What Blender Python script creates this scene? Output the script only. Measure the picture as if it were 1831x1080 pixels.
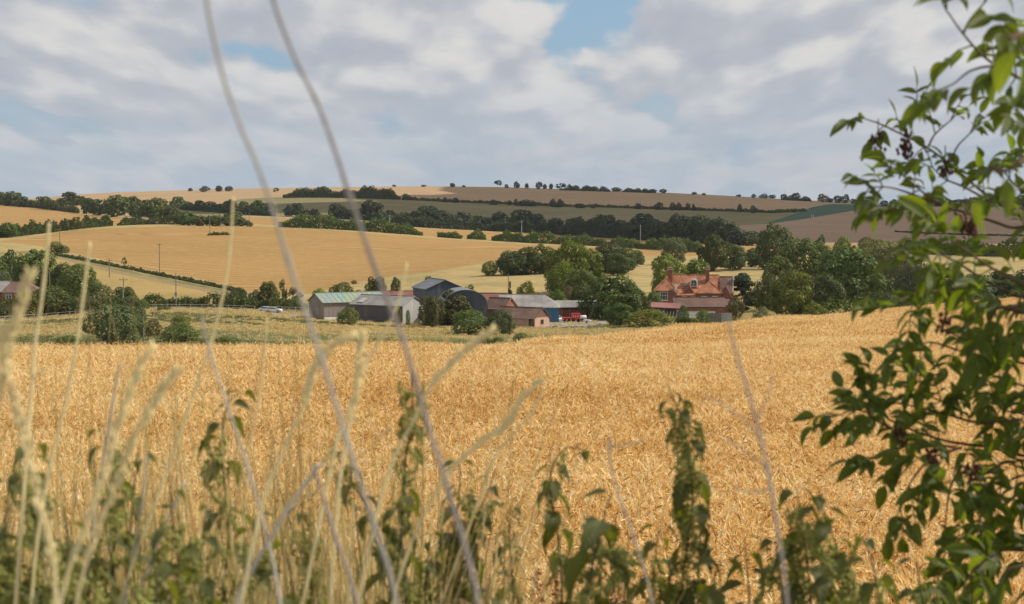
import bpy, bmesh, math, random
import numpy as np
from mathutils import Vector, Matrix, Euler

random.seed(7)
rng = np.random.default_rng(7)
R = math.radians
scene = bpy.context.scene
for o in list(bpy.data.objects):
    bpy.data.objects.remove(o)

# ------------------------------------------------------------------ camera
F = 3600.0                      # focal length in pixels of the 1831 px wide photograph
PITCH = math.atan((540 - 350) / F)
cam_data = bpy.data.cameras.new('camera')
cam_data.sensor_width = 36.0
cam_data.lens = 36.0 * F / 1831.0
cam_data.clip_start = 0.05
cam_data.clip_end = 20000
cam_data.dof.use_dof = True
cam_data.dof.focus_distance = 90.0
cam_data.dof.aperture_fstop = 10.5
cam_data.dof.aperture_blades = 7
cam = bpy.data.objects.new('camera', cam_data)
scene.collection.objects.link(cam)
cam.location = (0, 0, 0)
cam.rotation_euler = (math.pi / 2 - PITCH, 0, 0)
scene.camera = cam

# ------------------------------------------------------------------ light
SUN = Vector((0.72, 0.10, 0.68)).normalized()        # direction towards the sun: to the right, a shade beyond the camera
sun_el = math.asin(SUN.z)
sun_az = math.atan2(SUN.x, SUN.y)                    # clockwise from +Y
sun_data = bpy.data.lights.new('sun', 'SUN')
sun_data.energy = 4.8
sun_data.angle = R(0.53)
sun_data.color = (1.0, 0.94, 0.85)
sun = bpy.data.objects.new('sun', sun_data)
scene.collection.objects.link(sun)
sun.rotation_euler = (-SUN).to_track_quat('-Z', 'Y').to_euler()

world = bpy.data.worlds.new('World')
scene.world = world
world.use_nodes = True
wt = world.node_tree
wt.nodes.clear()


class NT:
    """small helper around a node tree"""
    def __init__(self, tree):
        self.t = tree

    def n(self, kind, **kw):
        nd = self.t.nodes.new(kind)
        ins = kw.pop('ins', {})
        for k, v in kw.items():
            setattr(nd, k, v)
        for k, v in ins.items():
            s = nd.inputs[k]
            if hasattr(v, 'is_output'):
                self.t.links.new(v, s)
            else:
                s.default_value = v
        return nd

    def math(self, op, a, b=None, c=None, clamp=False):
        ins = {0: a}
        if b is not None:
            ins[1] = b
        if c is not None:
            ins[2] = c
        return self.n('ShaderNodeMath', operation=op, use_clamp=clamp, ins=ins).outputs[0]

    def vmath(self, op, a, b):
        return self.n('ShaderNodeVectorMath', operation=op, ins={0: a, 1: b}).outputs[0]

    def mix(self, fac, a, b, blend='MIX'):
        nd = self.t.nodes.new('ShaderNodeMix')
        nd.data_type = 'RGBA'
        nd.blend_type = blend
        for i, v in ((0, fac), (6, a), (7, b)):
            s = nd.inputs[i]
            if hasattr(v, 'is_output'):
                self.t.links.new(v, s)
            else:
                s.default_value = v if i == 0 or len(v) == 4 else (*v, 1)
        return nd.outputs[2]

    def noise(self, vec, scale, detail=4, rough=0.55, dist=0.0, dims='3D'):
        nd = self.n('ShaderNodeTexNoise', noise_dimensions=dims,
                    ins={'Scale': scale, 'Detail': detail, 'Roughness': rough, 'Distortion': dist})
        if vec is not None:
            self.t.links.new(vec, nd.inputs['Vector'])
        return nd.outputs['Fac']

    def ramp(self, fac, stops, interp='LINEAR'):
        nd = self.t.nodes.new('ShaderNodeValToRGB')
        nd.color_ramp.interpolation = interp
        el = nd.color_ramp.elements
        while len(el) < len(stops):
            el.new(0.5)
        for e, (p, c) in zip(el, stops):
            e.position = p
            if isinstance(c, (int, float)):
                c = (c, c, c)
            e.color = (*c, 1)
        self.t.links.new(fac, nd.inputs[0])
        return nd.outputs[0]

    def rng(self, v, a, b, c=0.0, d=1.0, smooth=False):
        nd = self.n('ShaderNodeMapRange', interpolation_type='SMOOTHSTEP' if smooth else 'LINEAR',
                    ins={0: v, 1: a, 2: b, 3: c, 4: d})
        return nd.outputs[0]


# broken cumulus over a pale Nishita sky
w = NT(wt)
sky = w.n('ShaderNodeTexSky', sky_type='NISHITA', sun_disc=False, sun_elevation=sun_el,
          sun_rotation=sun_az, altitude=80, air_density=1.0, dust_density=1.2, ozone_density=1.6)
tc = w.n('ShaderNodeTexCoord')
sep = w.n('ShaderNodeSeparateXYZ', ins={0: tc.outputs['Generated']})
zc = w.math('MAXIMUM', sep.outputs[2], 0.0)
den = w.math('ADD', zc, 0.13)
qx = w.math('DIVIDE', sep.outputs[0], den)
qy = w.math('DIVIDE', sep.outputs[1], den)


def cloud_noise(dx, dy, scale, detail, seed, rough=0.55, puff=False):
    """flat field of cloud thickness over the sky plane; puff adds the cauliflower heads"""
    v = w.n('ShaderNodeCombineXYZ', ins={0: w.math('ADD', qx, dx + seed * 3.1), 1: w.math('ADD', w.math('MULTIPLY', qy, 0.33), dy + seed * 1.7), 2: 0.0}).outputs[0]
    f = w.noise(v, scale, detail, rough, 0.15, '2D')
    if not puff:
        return f
    wv = w.n('ShaderNodeVectorMath', operation='MULTIPLY_ADD', ins={0: w.n('ShaderNodeTexNoise', noise_dimensions='2D', ins={'Vector': v, 'Scale': scale * 2.5, 'Detail': 3.0}).outputs['Color'], 1: (0.16, 0.16, 0.16), 2: v}).outputs[0]
    vo = w.n('ShaderNodeTexVoronoi', voronoi_dimensions='2D', feature='SMOOTH_F1', ins={'Vector': wv, 'Scale': scale * 2.2, 'Detail': 1.0, 'Roughness': 0.5, 'Smoothness': 0.35}).outputs['Distance']
    return w.math('ADD', f, w.math('MULTIPLY', w.math('SUBTRACT', 0.34, vo), 0.32))


CS = (1.75, 6)
SEED = 5.7
n_here = cloud_noise(0, 0, CS[0], CS[1], SEED, 0.5, True)
n_up = cloud_noise(0.01, -0.085, CS[0], CS[1], SEED, 0.5, True)       # the same field, a little higher in the sky
wisp = cloud_noise(4, 2, 7.5, 6, 9.1, 0.62)
top = w.rng(w.math('SUBTRACT', n_here, n_up), -0.13, 0.17, 0, 1, True)
lit = w.math('ADD', w.math('MULTIPLY', top, 0.82), w.math('MULTIPLY', w.rng(wisp, 0.35, 0.65), 0.18))
ccol = w.ramp(lit, [(0.0, (4.35, 4.65, 5.25)), (0.4, (5.2, 5.4, 5.8)), (0.7, (6.1, 6.15, 6.25)), (1.0, (7.1, 7.0, 6.85))])
cover = w.rng(w.math('ADD', n_here, w.math('MULTIPLY', wisp, 0.10)), 0.222, 0.325, 0, 1, True)
blue = w.mix(0.55, sky.outputs[0], (2.6, 4.55, 6.9))
low = w.rng(zc, 0.004, 0.074, 1, 0, True)                # towards the horizon the gaps fill with pale haze
streak = cloud_noise(7, 5, 2.2, 5, 5.5, 0.6)
hazecol = w.mix(w.rng(streak, 0.38, 0.66, 0, 1, True), (4.2, 5.0, 5.8), (5.4, 5.65, 6.1))
skyc = w.mix(cover, blue, ccol)
skyc = w.mix(w.math('MULTIPLY', low, 0.9), skyc, hazecol)
bg = w.n('ShaderNodeBackground', ins={'Color': skyc, 'Strength': 0.1})
world.cycles.sampling_method = 'MANUAL'
world.cycles.sample_map_resolution = 512
wo = w.n('ShaderNodeOutputWorld', ins={0: bg.outputs[0]})

scene.view_settings.view_transform = 'Standard'
scene.view_settings.look = 'None'
scene.view_settings.exposure = 0.0
scene.view_settings.gamma = 1.0
scene.view_settings.use_curve_mapping = False
scene.cycles.max_bounces = 6
scene.cycles.diffuse_bounces = 3
scene.cycles.transparent_max_bounces = 8
scene.cycles.use_denoising = True
scene.cycles.sample_clamp_indirect = 4

# ------------------------------------------------------------------ geometry of the view
cp, sp = math.cos(PITCH), math.sin(PITCH)


def slope_of(py):
    """height per metre of forward distance on the sight line through image row py"""
    dy = 540 - np.asarray(py, float)
    return (-F * sp + dy * cp) / (F * cp + dy * sp)


def P(px, py, Y):
    dy = 540 - py
    k = Y / (F * cp + dy * sp)
    return Vector(((px - 915.5) * k, Y, (-F * sp + dy * cp) * k))


def pchip(x, y, xi):
    x = np.asarray(x, float); y = np.asarray(y, float); xi = np.asarray(xi, float)
    h = np.diff(x); d = np.diff(y) / h
    m = np.zeros_like(y)
    m[0], m[-1] = d[0], d[-1]
    for i in range(1, len(x) - 1):
        if d[i - 1] * d[i] > 0:
            w1 = 2 * h[i] + h[i - 1]; w2 = h[i] + 2 * h[i - 1]
            m[i] = (w1 + w2) / (w1 / d[i - 1] + w2 / d[i])
    xc = np.clip(xi, x[0], x[-1])
    k = np.clip(np.searchsorted(x, xc) - 1, 0, len(x) - 2)
    t = (xc - x[k]) / h[k]
    return ((1 + 2 * t) * (1 - t) ** 2 * y[k] + t * (1 - t) ** 2 * h[k] * m[k]
            + t * t * (3 - 2 * t) * y[k + 1] + t * t * (t - 1) * h[k] * m[k + 1])


COLS = [-400, 0, 300, 600, 900, 1050, 1200, 1350, 1500, 1831, 2200]
SK = [  # distance, image row of the ground (for the wheat: of its ears) at COLS
    (60,  [648, 648, 648, 648, 650, 651, 653, 652, 650, 645, 640]),
    (75,  [622, 622, 622, 622, 627, 630, 633, 631, 628, 620, 612]),
    (100, [630, 630, 630, 630, 621.5, 612, 612, 607, 603, 592, 585]),
    (150, [634, 634, 634, 634, 628, 606, 590.5, 584, 578, 562, 550]),
    (200, [634, 634, 634, 634, 629, 611, 593, 575, 567, 543, 530]),
    (250, [632, 632, 632, 632, 628, 612, 596, 578, 563, 534, 515]),
    (300, [630, 630, 630, 630, 627, 612, 598, 582, 571, 545, 530]),
    (370, [640, 628, 626, 626, 622, 609, 596, 586, 575, 552, 535]),
    (490, [590, 578, 562, 572, 580, 579, 577, 572, 566, 545, 525]),
    (600, [556, 548, 541, 542, 545, 543, 543, 540, 537, 520, 505]),
    (700, [500, 492, 507, 518, 500, 500, 502, 503, 502, 490, 480]),
    (850, [455, 448, 462, 472, 464, 462, 464, 468, 470, 460, 455]),
    (1000, [433, 427, 426, 436, 443, 446, 450, 449, 446, 441, 438]),
    (1200, [412, 408, 403, 409, 426, 429, 432, 430, 427, 425, 425]),
    (1500, [392, 386, 388, 389, 406, 409, 413, 409, 407, 408, 408]),
    (1900, [380, 367, 368, 364, 374, 378, 381, 383, 388, 390, 390]),
    (2300, [376, 362, 351, 346, 352, 356, 362, 367, 371, 376, 378]),
]
RIDGE = [(-400, 372), (0, 359), (60, 355), (150, 347), (220, 343.5), (300, 341), (380, 338.5), (450, 337), (600, 334.7),
         (720, 333.3), (800, 333), (900, 334.3), (1000, 338), (1100, 341.3), (1200, 345), (1300, 350), (1400, 356),
         (1480, 360), (1560, 364), (1700, 366), (1831, 367), (2200, 371)]
EDGE = [(-400, 80), (600, 80), (760, 90), (900, 108), (1050, 148), (1200, 172), (1350, 216), (1500, 258), (1831, 272), (2200, 290)]


def edge_Y(px):
    return np.interp(px, *zip(*EDGE))


_cache = {}


def column(px):
    """distances and ground heights down one column of the place"""
    key = round(float(px) * 2) / 2
    if key in _cache:
        return _cache[key]
    px = key
    Ys = [-6, 0, 3, 5.5, 8, 10.5, 15, 20, 30, 45]
    tops = [-1.55, -1.6, -1.65, -2.0, -2.9, -3.55, -3.85, -4.3, -4.87, -5.3]
    E = float(edge_Y(px))
    for Y, rows in SK:
        z = Y * float(slope_of(pchip(COLS, rows, px)))
        if Y <= E:
            z -= 0.7
        else:
            z -= 0.7 * max(0, 1 - (Y - E) / 20)
        Ys.append(Y); tops.append(z)
    rz = float(np.interp(px, *zip(*RIDGE)))
    Ys.append(2700); tops.append(2700 * float(slope_of(rz)))
    Ys.append(3100); tops.append(3100 * float(slope_of(rz)) - 22)
    Ys.append(5200); tops.append(tops[-1] - 120)
    yy = np.concatenate([np.linspace(-6, 60, 100), np.linspace(61, 380, 320), np.linspace(382, 2700, 1400), np.linspace(2710, 5200, 60)])
    zz = pchip(Ys, tops, yy)
    pyy = 350 - zz / np.maximum(yy, 1e-3) * F * (1.0)          # only for inversion beyond the valley
    s = zz / np.maximum(yy, 1e-3)
    dyv = F * (s * cp + sp) / (cp - s * sp)
    pyy = 540 - dyv
    _cache[key] = (yy, zz, pyy)
    return _cache[key]


def gz(px, Y):
    yy, zz, _ = column(px)
    return float(np.interp(Y, yy, zz))


def px_of(x, y):
    return 915.5 + x / max(y, 0.5) * F


def ground(x, y):
    if y < 10:
        return gz(915, y)
    return gz(px_of(x, y), y)


def far(px, py):
    """distance at which the ground beyond the valley is seen at (px, py)"""
    yy, zz, pyy = column(px)
    k = (yy >= 372) & (yy <= 2700)
    a, b = yy[k], pyy[k]
    b = np.minimum.accumulate(b)
    return float(np.interp(-py, -b, a))


# ------------------------------------------------------------------ object helpers
def link(o):
    scene.collection.objects.link(o)
    return o


def mesh_obj(name, verts, faces, mat=None, parent=None, smooth=False):
    me = bpy.data.meshes.new(name)
    me.from_pydata([tuple(v) for v in verts], [], faces)
    if mat:
        me.materials.append(mat)
    if smooth:
        me.polygons.foreach_set('use_smooth', [True] * len(me.polygons))
    me.update()
    o = link(bpy.data.objects.new(name, me))
    if parent:
        o.parent = parent
    return o


def fast_mesh(name, V, Q, mat=None):
    """V (n,3) array, Q (m,k) array of equal-sized faces"""
    me = bpy.data.meshes.new(name)
    k = Q.shape[1]
    me.vertices.add(len(V)); me.vertices.foreach_set('co', V.astype(np.float32).ravel())
    me.loops.add(Q.size); me.loops.foreach_set('vertex_index', Q.astype(np.int32).ravel())
    me.polygons.add(len(Q)); me.polygons.foreach_set('loop_start', np.arange(0, Q.size, k, dtype=np.int32))
    if mat:
        me.materials.append(mat)
    me.update(calc_edges=True)
    return me


def obj(name, me, parent=None):
    o = link(bpy.data.objects.new(name, me))
    if parent:
        o.parent = parent
    return o


def tag(o, label=None, cat=None, group=None, kind=None):
    if label: o['label'] = label
    if cat: o['category'] = cat
    if group: o['group'] = group
    if kind: o['kind'] = kind
    return o


def empty(name, loc, rz=0.0):
    o = link(bpy.data.objects.new(name, None))
    o.location = loc
    o.rotation_euler = (0, 0, rz)
    o.empty_display_size = 0.3
    return o


class MB:
    """mesh builder of boxes, prisms, tubes"""
    def __init__(self):
        self.v = []; self.f = []

    def add(self, vs, fs):
        b = len(self.v)
        self.v += [tuple(v) for v in vs]
        self.f += [tuple(i + b for i in f) for f in fs]
        return self

    def box(self, x0, x1, y0, y1, z0, z1):
        vs = [(x0, y0, z0), (x1, y0, z0), (x1, y1, z0), (x0, y1, z0), (x0, y0, z1), (x1, y0, z1), (x1, y1, z1), (x0, y1, z1)]
        return self.add(vs, [(3, 2, 1, 0), (4, 5, 6, 7), (0, 1, 5, 4), (1, 2, 6, 5), (2, 3, 7, 6), (3, 0, 4, 7)])

    def prism(self, prof, axis, a, b):
        """profile (list of 2D points, ccw) swept along axis 'x' or 'y' from a to b"""
        n = len(prof)
        if axis == 'x':
            vs = [(a, p, q) for p, q in prof] + [(b, p, q) for p, q in prof]
        else:
            vs = [(p, a, q) for p, q in prof] + [(p, b, q) for p, q in prof]
        fs = [tuple(range(n))[::-1], tuple(range(n, 2 * n))]
        fs += [(i, (i + 1) % n, n + (i + 1) % n, n + i) for i in range(n)]
        return self.add(vs, fs)

    def slab(self, pts, t):
        """a planar polygon given thickness t downward"""
        n = len(pts)
        vs = [Vector(p) for p in pts]
        lo = [v - Vector((0, 0, t)) for v in vs]
        fs = [tuple(range(n)), tuple(range(n, 2 * n))[::-1]]
        fs += [(i, n + i, n + (i + 1) % n, (i + 1) % n) for i in range(n)]
        return self.add(vs + lo, fs)

    def tube(self, pts, rad, n=6):
        pts = [Vector(p) for p in pts]
        if not hasattr(rad, '__len__'):
            rad = [rad] * len(pts)
        vs = []
        up = Vector((0.3, 1, 0.1)).normalized()
        for i, p in enumerate(pts):
            a = pts[max(0, i - 1)]; b = pts[min(len(pts) - 1, i + 1)]
            d = (b - a).normalized()
            s = d.cross(up)
            if s.length < 1e-3:
                s = d.cross(Vector((1, 0, 0)))
            s.normalize()
            t = s.cross(d)
            for k in range(n):
                an = 2 * math.pi * k / n
                vs.append(p + (s * math.cos(an) + t * math.sin(an)) * rad[i])
        fs = []
        for i in range(len(pts) - 1):
            for k in range(n):
                fs.append((i * n + k, i * n + (k + 1) % n, (i + 1) * n + (k + 1) % n, (i + 1) * n + k))
        m = (len(pts) - 1) * n
        fs += [tuple(range(n))[::-1], tuple(range(m, m + n))]
        return self.add(vs, fs)

    def build(self, name, mat, parent=None, smooth=False):
        o = mesh_obj(name, self.v, self.f, mat, parent, smooth)
        return o


# ------------------------------------------------------------------ materials
def material(name):
    m = bpy.data.materials.new(name)
    m.use_nodes = True
    m.node_tree.nodes.clear()
    t = NT(m.node_tree)
    out = t.n('ShaderNodeOutputMaterial')
    return m, t, out


def finish(t, out, color, rough=0.9, spec=0.2, bump=None, bump_d=0.05, bump_s=0.6, metal=0.0):
    b = t.n('ShaderNodeBsdfPrincipled', ins={'Roughness': rough, 'Specular IOR Level': spec, 'Metallic': metal})
    if hasattr(color, 'is_output'):
        t.t.links.new(color, b.inputs['Base Color'])
    else:
        b.inputs['Base Color'].default_value = (*color, 1)
    if bump is not None:
        bn = t.n('ShaderNodeBump', ins={'Strength': bump_s, 'Distance': bump_d, 'Height': bump})
        t.t.links.new(bn.outputs[0], b.inputs['Normal'])
    t.t.links.new(b.outputs[0], out.inputs[0])
    return b


def plain(name, col, var=0.18, scale=3.0, rough=0.85, spec=0.25, bump=0.3, metal=0.0, streak=1.0):
    """a weathered plain surface: two scales of noise over one base colour"""
    m, t, out = material(name)
    g = t.n('ShaderNodeTexCoord').outputs['Object']
    mp = t.n('ShaderNodeMapping', ins={'Vector': g, 'Scale': (1, 1, 1 / streak)}).outputs[0]
    a = t.noise(mp, scale, 5, 0.6)
    b = t.noise(g, scale * 0.22, 3)
    f = t.math('MULTIPLY', t.math('ADD', a, b), 0.5)
    c = t.ramp(f, [(0.3, tuple(x * (1 - var * 1.6) for x in col)), (0.7, tuple(min(1, x * (1 + var * 1.4)) for x in col))])
    finish(t, out, c, rough, spec, a, 0.02, bump, metal)
    return m


def field_mat(name, c1, c2, c3, row_dir=None, row_period=3.0, row_amt=0.2, bend=0.0, bump_d=0.3, tram=0.0, patch=0.015, stretch=(1, 1)):
    """crop and grass cover seen from afar: broad patches, fine mottling, sown rows that follow the slope"""
    m, t, out = material(name)
    pos = t.n('ShaderNodeNewGeometry').outputs['Position']
    big = t.noise(pos, patch, 5, 0.6, 0.3)
    st = t.n('ShaderNodeMapping', ins={'Vector': pos, 'Scale': (stretch[0], stretch[1], 1)}).outputs[0]
    mid = t.noise(st, 0.22, 5, 0.62, 0.4)
    fine = t.noise(st, 1.7, 4, 0.65)
    c = t.mix(t.rng(big, 0.38, 0.62, 0, 1, True), c1, c2)
    c = t.mix(t.rng(mid, 0.48, 0.70, 0, 0.85, True), c, c3)
    k = t.rng(fine, 0.25, 0.75, 0.74, 1.24)
    if row_dir is not None:
        rot = t.n('ShaderNodeMapping', ins={'Vector': pos, 'Rotation': (0, 0, R(row_dir))}).outputs[0]
        warp = t.noise(pos, 0.004, 2)
        s = t.n('ShaderNodeSeparateXYZ', ins={0: rot})
        ph = t.math('ADD', s.outputs[1], t.math('MULTIPLY', warp, bend))
        wv = t.math('SINE', t.math('MULTIPLY', ph, 2 * math.pi / row_period))
        wob = t.noise(rot, 0.05, 3)
        k = t.math('ADD', k, t.math('MULTIPLY', wv, t.math('MULTIPLY', wob, row_amt)))
        # cut swaths of unequal tone
        sv = t.n('ShaderNodeCombineXYZ', ins={0: t.math('MULTIPLY', s.outputs[0], 0.004), 1: t.math('MULTIPLY', ph, 0.16), 2: 0.0}).outputs[0]
        k = t.math('ADD', k, t.math('MULTIPLY', t.math('SUBTRACT', t.noise(sv, 1.0, 3, 0.7), 0.5), row_amt * 2.2))
        if tram > 0:
            fr = t.math('ABSOLUTE', t.math('SUBTRACT', t.math('FRACT', t.math('DIVIDE', ph, tram)), 0.5))
            k = t.math('ADD', k, t.math('MULTIPLY', t.rng(fr, 0.0, 0.035, 1, 0), 0.16))
    c = t.mix(1.0, c, t.n('ShaderNodeCombineColor', ins={0: k, 1: k, 2: k}).outputs[0], 'MULTIPLY')
    h = t.math('ADD', fine, mid)
    finish(t, out, c, 1.0, 0.05, h, bump_d, 0.7)
    return m


M = {}
M['stubble'] = field_mat('stubble', (0.315, 0.19, 0.066), (0.345, 0.208, 0.073), (0.395, 0.258, 0.11), 8, 9.0, 0.24, 260, tram=24)
M['stubble_left'] = field_mat('stubble_left', (0.33, 0.195, 0.07), (0.355, 0.215, 0.076), (0.39, 0.255, 0.105), -24, 7.0, 0.24, 60, tram=24)
M['stubble_strip'] = field_mat('stubble_strip', (0.38, 0.25, 0.13), (0.42, 0.28, 0.15), (0.45, 0.32, 0.18), 84, 6.0, 0.10, 40)
M['stubble_top'] = field_mat('stubble_top', (0.36, 0.24, 0.13), (0.40, 0.265, 0.14), (0.33, 0.22, 0.125), 4, 14.0, 0.28, 100)
M['plough'] = field_mat('plough', (0.31, 0.205, 0.125), (0.355, 0.235, 0.147), (0.395, 0.27, 0.17), 12, 12.0, 0.28, 180, tram=30)
M['green_crop'] = field_mat('green_crop', (0.062, 0.105, 0.060), (0.055, 0.10, 0.062), (0.085, 0.135, 0.08), 70, 8.0, 0.12)
M['olive'] = field_mat('olive', (0.195, 0.165, 0.075), (0.235, 0.19, 0.09), (0.145, 0.135, 0.06), 4, 30.0, 0.2, 200, patch=0.008, stretch=(0.4, 1))
M['meadow'] = field_mat('meadow', (0.36, 0.25, 0.092), (0.28, 0.21, 0.075), (0.42, 0.30, 0.12), None, patch=0.02, stretch=(0.45, 1.2))
M['damp'] = field_mat('damp', (0.33, 0.25, 0.09), (0.15, 0.145, 0.052), (0.40, 0.30, 0.11), None, patch=0.022, stretch=(0.3, 1.2))
M['marsh'] = field_mat('marsh', (0.165, 0.16, 0.058), (0.095, 0.11, 0.04), (0.27, 0.225, 0.085), None, patch=0.03, stretch=(0.22, 1.2))
M['verge'] = field_mat('verge', (0.40, 0.29, 0.12), (0.29, 0.23, 0.095), (0.47, 0.35, 0.17), None, patch=0.05, stretch=(0.5, 1.5))
M['ditch'] = field_mat('ditch', (0.12, 0.13, 0.05), (0.2, 0.18, 0.08), (0.28, 0.24, 0.1), None, patch=0.05)
M['track'] = field_mat('track', (0.25, 0.18, 0.085), (0.28, 0.20, 0.10), (0.23, 0.18, 0.075), None, patch=0.05)
M['soil'] = field_mat('soil', (0.33, 0.185, 0.07), (0.40, 0.23, 0.09), (0.28, 0.16, 0.06), None, patch=0.1)
M['bank'] = field_mat('bank', (0.24, 0.17, 0.08), (0.17, 0.14, 0.06), (0.33, 0.25, 0.12), None, patch=0.6)
M['yard'] = field_mat('yard', (0.30, 0.27, 0.235), (0.34, 0.31, 0.27), (0.27, 0.24, 0.20), None, patch=0.05)


def foliage_mat(name, base=None, spread=0.5, trans=0.3, nscale=0.35, gloss=0.12):
    """leaf cover; the object's own colour says the species"""
    m, t, out = material(name)
    oi = t.n('ShaderNodeObjectInfo')
    col = oi.outputs['Color'] if base is None else None
    pos = t.n('ShaderNodeNewGeometry').outputs['Position']
    n1 = t.noise(pos, nscale, 3, 0.6)
    n2 = t.noise(pos, nscale * 9, 2, 0.5)
    k = t.math('ADD', t.rng(n1, 0.3, 0.7, 1 - spread, 1 + spread), t.rng(n2, 0.3, 0.7, -0.38, 0.38))
    if col is None:
        c0 = t.n('ShaderNodeRGB'); c0.outputs[0].default_value = (*base, 1); col = c0.outputs[0]
    warm = t.mix(t.rng(n2, 0.35, 0.75, 0, 0.5), col, (0.14, 0.12, 0.03))
    kk = t.n('ShaderNodeCombineColor', ins={0: k, 1: k, 2: k}).outputs[0]
    c = t.mix(1.0, warm, kk, 'MULTIPLY')
    d = t.n('ShaderNodeBsdfPrincipled', ins={'Base Color': c, 'Roughness': 0.55, 'Specular IOR Level': gloss})
    tr = t.n('ShaderNodeBsdfTranslucent', ins={'Color': t.mix(1.0, c, (1.5, 1.7, 0.6), 'MULTIPLY')})
    mx = t.n('ShaderNodeMixShader', ins={0: trans, 1: d.outputs[0], 2: tr.outputs[0]})
    t.t.links.new(mx.outputs[0], out.inputs[0])
    return m


M['crown'] = foliage_mat('crown_foliage', None, 0.28, 0.22)
M['bark'] = plain('bark', (0.11, 0.085, 0.06), 0.3, 6, streak=4)
M['grey_post'] = plain('weathered_timber', (0.22, 0.19, 0.165), 0.2, 5, streak=4)
M['rail'] = plain('pale_rail_timber', (0.50, 0.46, 0.41), 0.15, 4)

# ------------------------------------------------------------------ the land
PXS = np.concatenate([np.arange(-900, -60, 60), np.arange(-60, 1900, 12), np.arange(1900, 2800, 60)]).astype(float)


def strip(name, lower, upper, mat, rows):
    """one field: the land between two lines, each a function px -> distance"""
    V = []; nr = rows + 1
    for j in range(nr):
        f = j / rows
        for px in PXS:
            Y = lower(px) * (1 - f) + upper(px) * f
            V.append(((px - 915.5) / F * Y, Y, gz(px, Y)))
    nc = len(PXS)
    Q = [(j * nc + i, j * nc + i + 1, (j + 1) * nc + i + 1, (j + 1) * nc + i) for j in range(rows) for i in range(nc - 1)]
    me = fast_mesh(name, np.array(V), np.array(Q), mat)
    me.polygons.foreach_set('use_smooth', [True] * len(me.polygons))
    o = obj(name, me)
    o['kind'] = 'structure'
    return o


def L(pts):
    """boundary drawn as image polyline -> px -> distance on the far slope"""
    xs, ys = zip(*pts)
    return lambda px: float(np.interp(px, xs, ys))


lines_py = [
    ('farm', L([(-900, 560), (0, 548), (300, 541), (600, 541), (900, 541), (1200, 541), (1500, 535), (1831, 520), (2800, 500)]), 'meadow'),
    ('T0', L([(-900, 480), (0, 455), (60, 453), (110, 465), (180, 483), (250, 498), (330, 514), (400, 528), (440, 535), (470, 539), (2800, 490)]), 'track'),
    ('T1', L([(-900, 478), (0, 453), (60, 451), (110, 460.5), (180, 477), (250, 492), (330, 508), (400, 522), (440, 530.5), (480, 538), (2800, 489)]), 'ditch'),
    ('T2', L([(-900, 476), (0, 451.5), (60, 449), (110, 457.5), (180, 473), (250, 488), (330, 504), (400, 518), (440, 527), (480, 537), (2800, 488)]), 'verge'),
    ('F0', L([(-900, 440), (0, 433), (60, 438), (100, 447), (150, 456), (200, 468), (250, 479), (300, 488), (350, 497), (400, 508), (430, 517),
              (470, 530), (560, 523), (600, 514), (650, 504), (700, 494), (760, 487), (830, 476), (880, 468), (920, 462), (1050, 459), (1250, 458), (1300, 457), (1400, 452), (2800, 444)]), 'stubble'),
    ('F1', L([(-900, 438), (0, 431), (60, 425), (100, 417), (130, 412), (200, 408), (300, 405), (400, 404), (450, 404), (520, 408), (600, 412),
              (700, 420), (760, 425), (850, 431), (940, 437), (1050, 441), (1130, 445), (1250, 451), (1300, 452), (1400, 450), (2800, 443)]), 'verge'),
    ('F2', L([(-900, 434), (0, 426), (60, 420), (100, 413), (130, 408), (200, 403), (300, 400.5), (400, 400), (450, 400), (520, 404), (600, 408),
              (700, 416), (760, 421), (850, 428), (940, 434), (1050, 438), (1130, 442), (1250, 449), (1300, 450), (1400, 449), (2800, 442)]), 'stubble_left'),
    ('U1', L([(-900, 380), (0, 365.5), (60, 371), (150, 383), (230, 391), (300, 397), (330, 394), (440, 388), (520, 391), (600, 396), (700, 404),
              (760, 409), (850, 413), (940, 417), (1080, 426), (1180, 432), (1260, 436), (1330, 438), (1400, 438), (2800, 436)]), 'verge'),
    ('V1', L([(-900, 377), (0, 363), (60, 368), (150, 380), (230, 388), (300, 394), (330, 392), (440, 386), (520, 389), (600, 394), (700, 402.5),
              (760, 407.5), (850, 412), (940, 416), (1080, 425), (1180, 431), (1260, 435), (1330, 437), (1400, 437), (2800, 435)]), 'plough'),
    ('G0', L([(-900, 376), (0, 362.6), (60, 367), (150, 379), (230, 387), (300, 393), (330, 391), (440, 385), (520, 388), (600, 393), (700, 401.5),
              (760, 407), (850, 411), (940, 415), (1080, 424), (1180, 428), (1250, 415), (1300, 403), (1375, 400), (1440, 391), (1500, 381), (1560, 371), (1620, 369), (2800, 371)]), 'green_crop'),
    ('G1', L([(-900, 375), (0, 362.4), (60, 366.5), (150, 378.5), (230, 386.5), (300, 392.5), (330, 390.5), (440, 384.5), (520, 387.5), (600, 392.5), (700, 401),
              (760, 406.5), (850, 410.5), (940, 414.5), (1080, 423.5), (1180, 427.5), (1250, 414.5), (1300, 402.5), (1370, 399.5), (1400, 389), (1430, 379), (1450, 371), (1480, 365), (1560, 366), (1620, 368.5), (2800, 370.9)]), 'olive'),
    ('K', L([(-900, 374), (0, 362.2), (60, 366), (150, 378), (230, 386), (300, 380), (380, 368), (430, 356), (500, 352), (700, 354), (800, 359), (1000, 367),
             (1200, 373), (1375, 379), (1425, 379), (1450, 370.8), (1480, 364.8), (1560, 365.8), (1620, 368.3), (2800, 370.8)]), 'stubble_top'),
]
_far = {}


def farline(i):
    def f(px):
        key = (i, px)
        if key not in _far:
            lim = farline(i - 1)(px) + 0.4 if i > 0 else 0
            _far[key] = min(max(far(px, lines_py[i][1](px)), lim), 2690 + i * 0.5)
        return _far[key]
    return f


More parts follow.
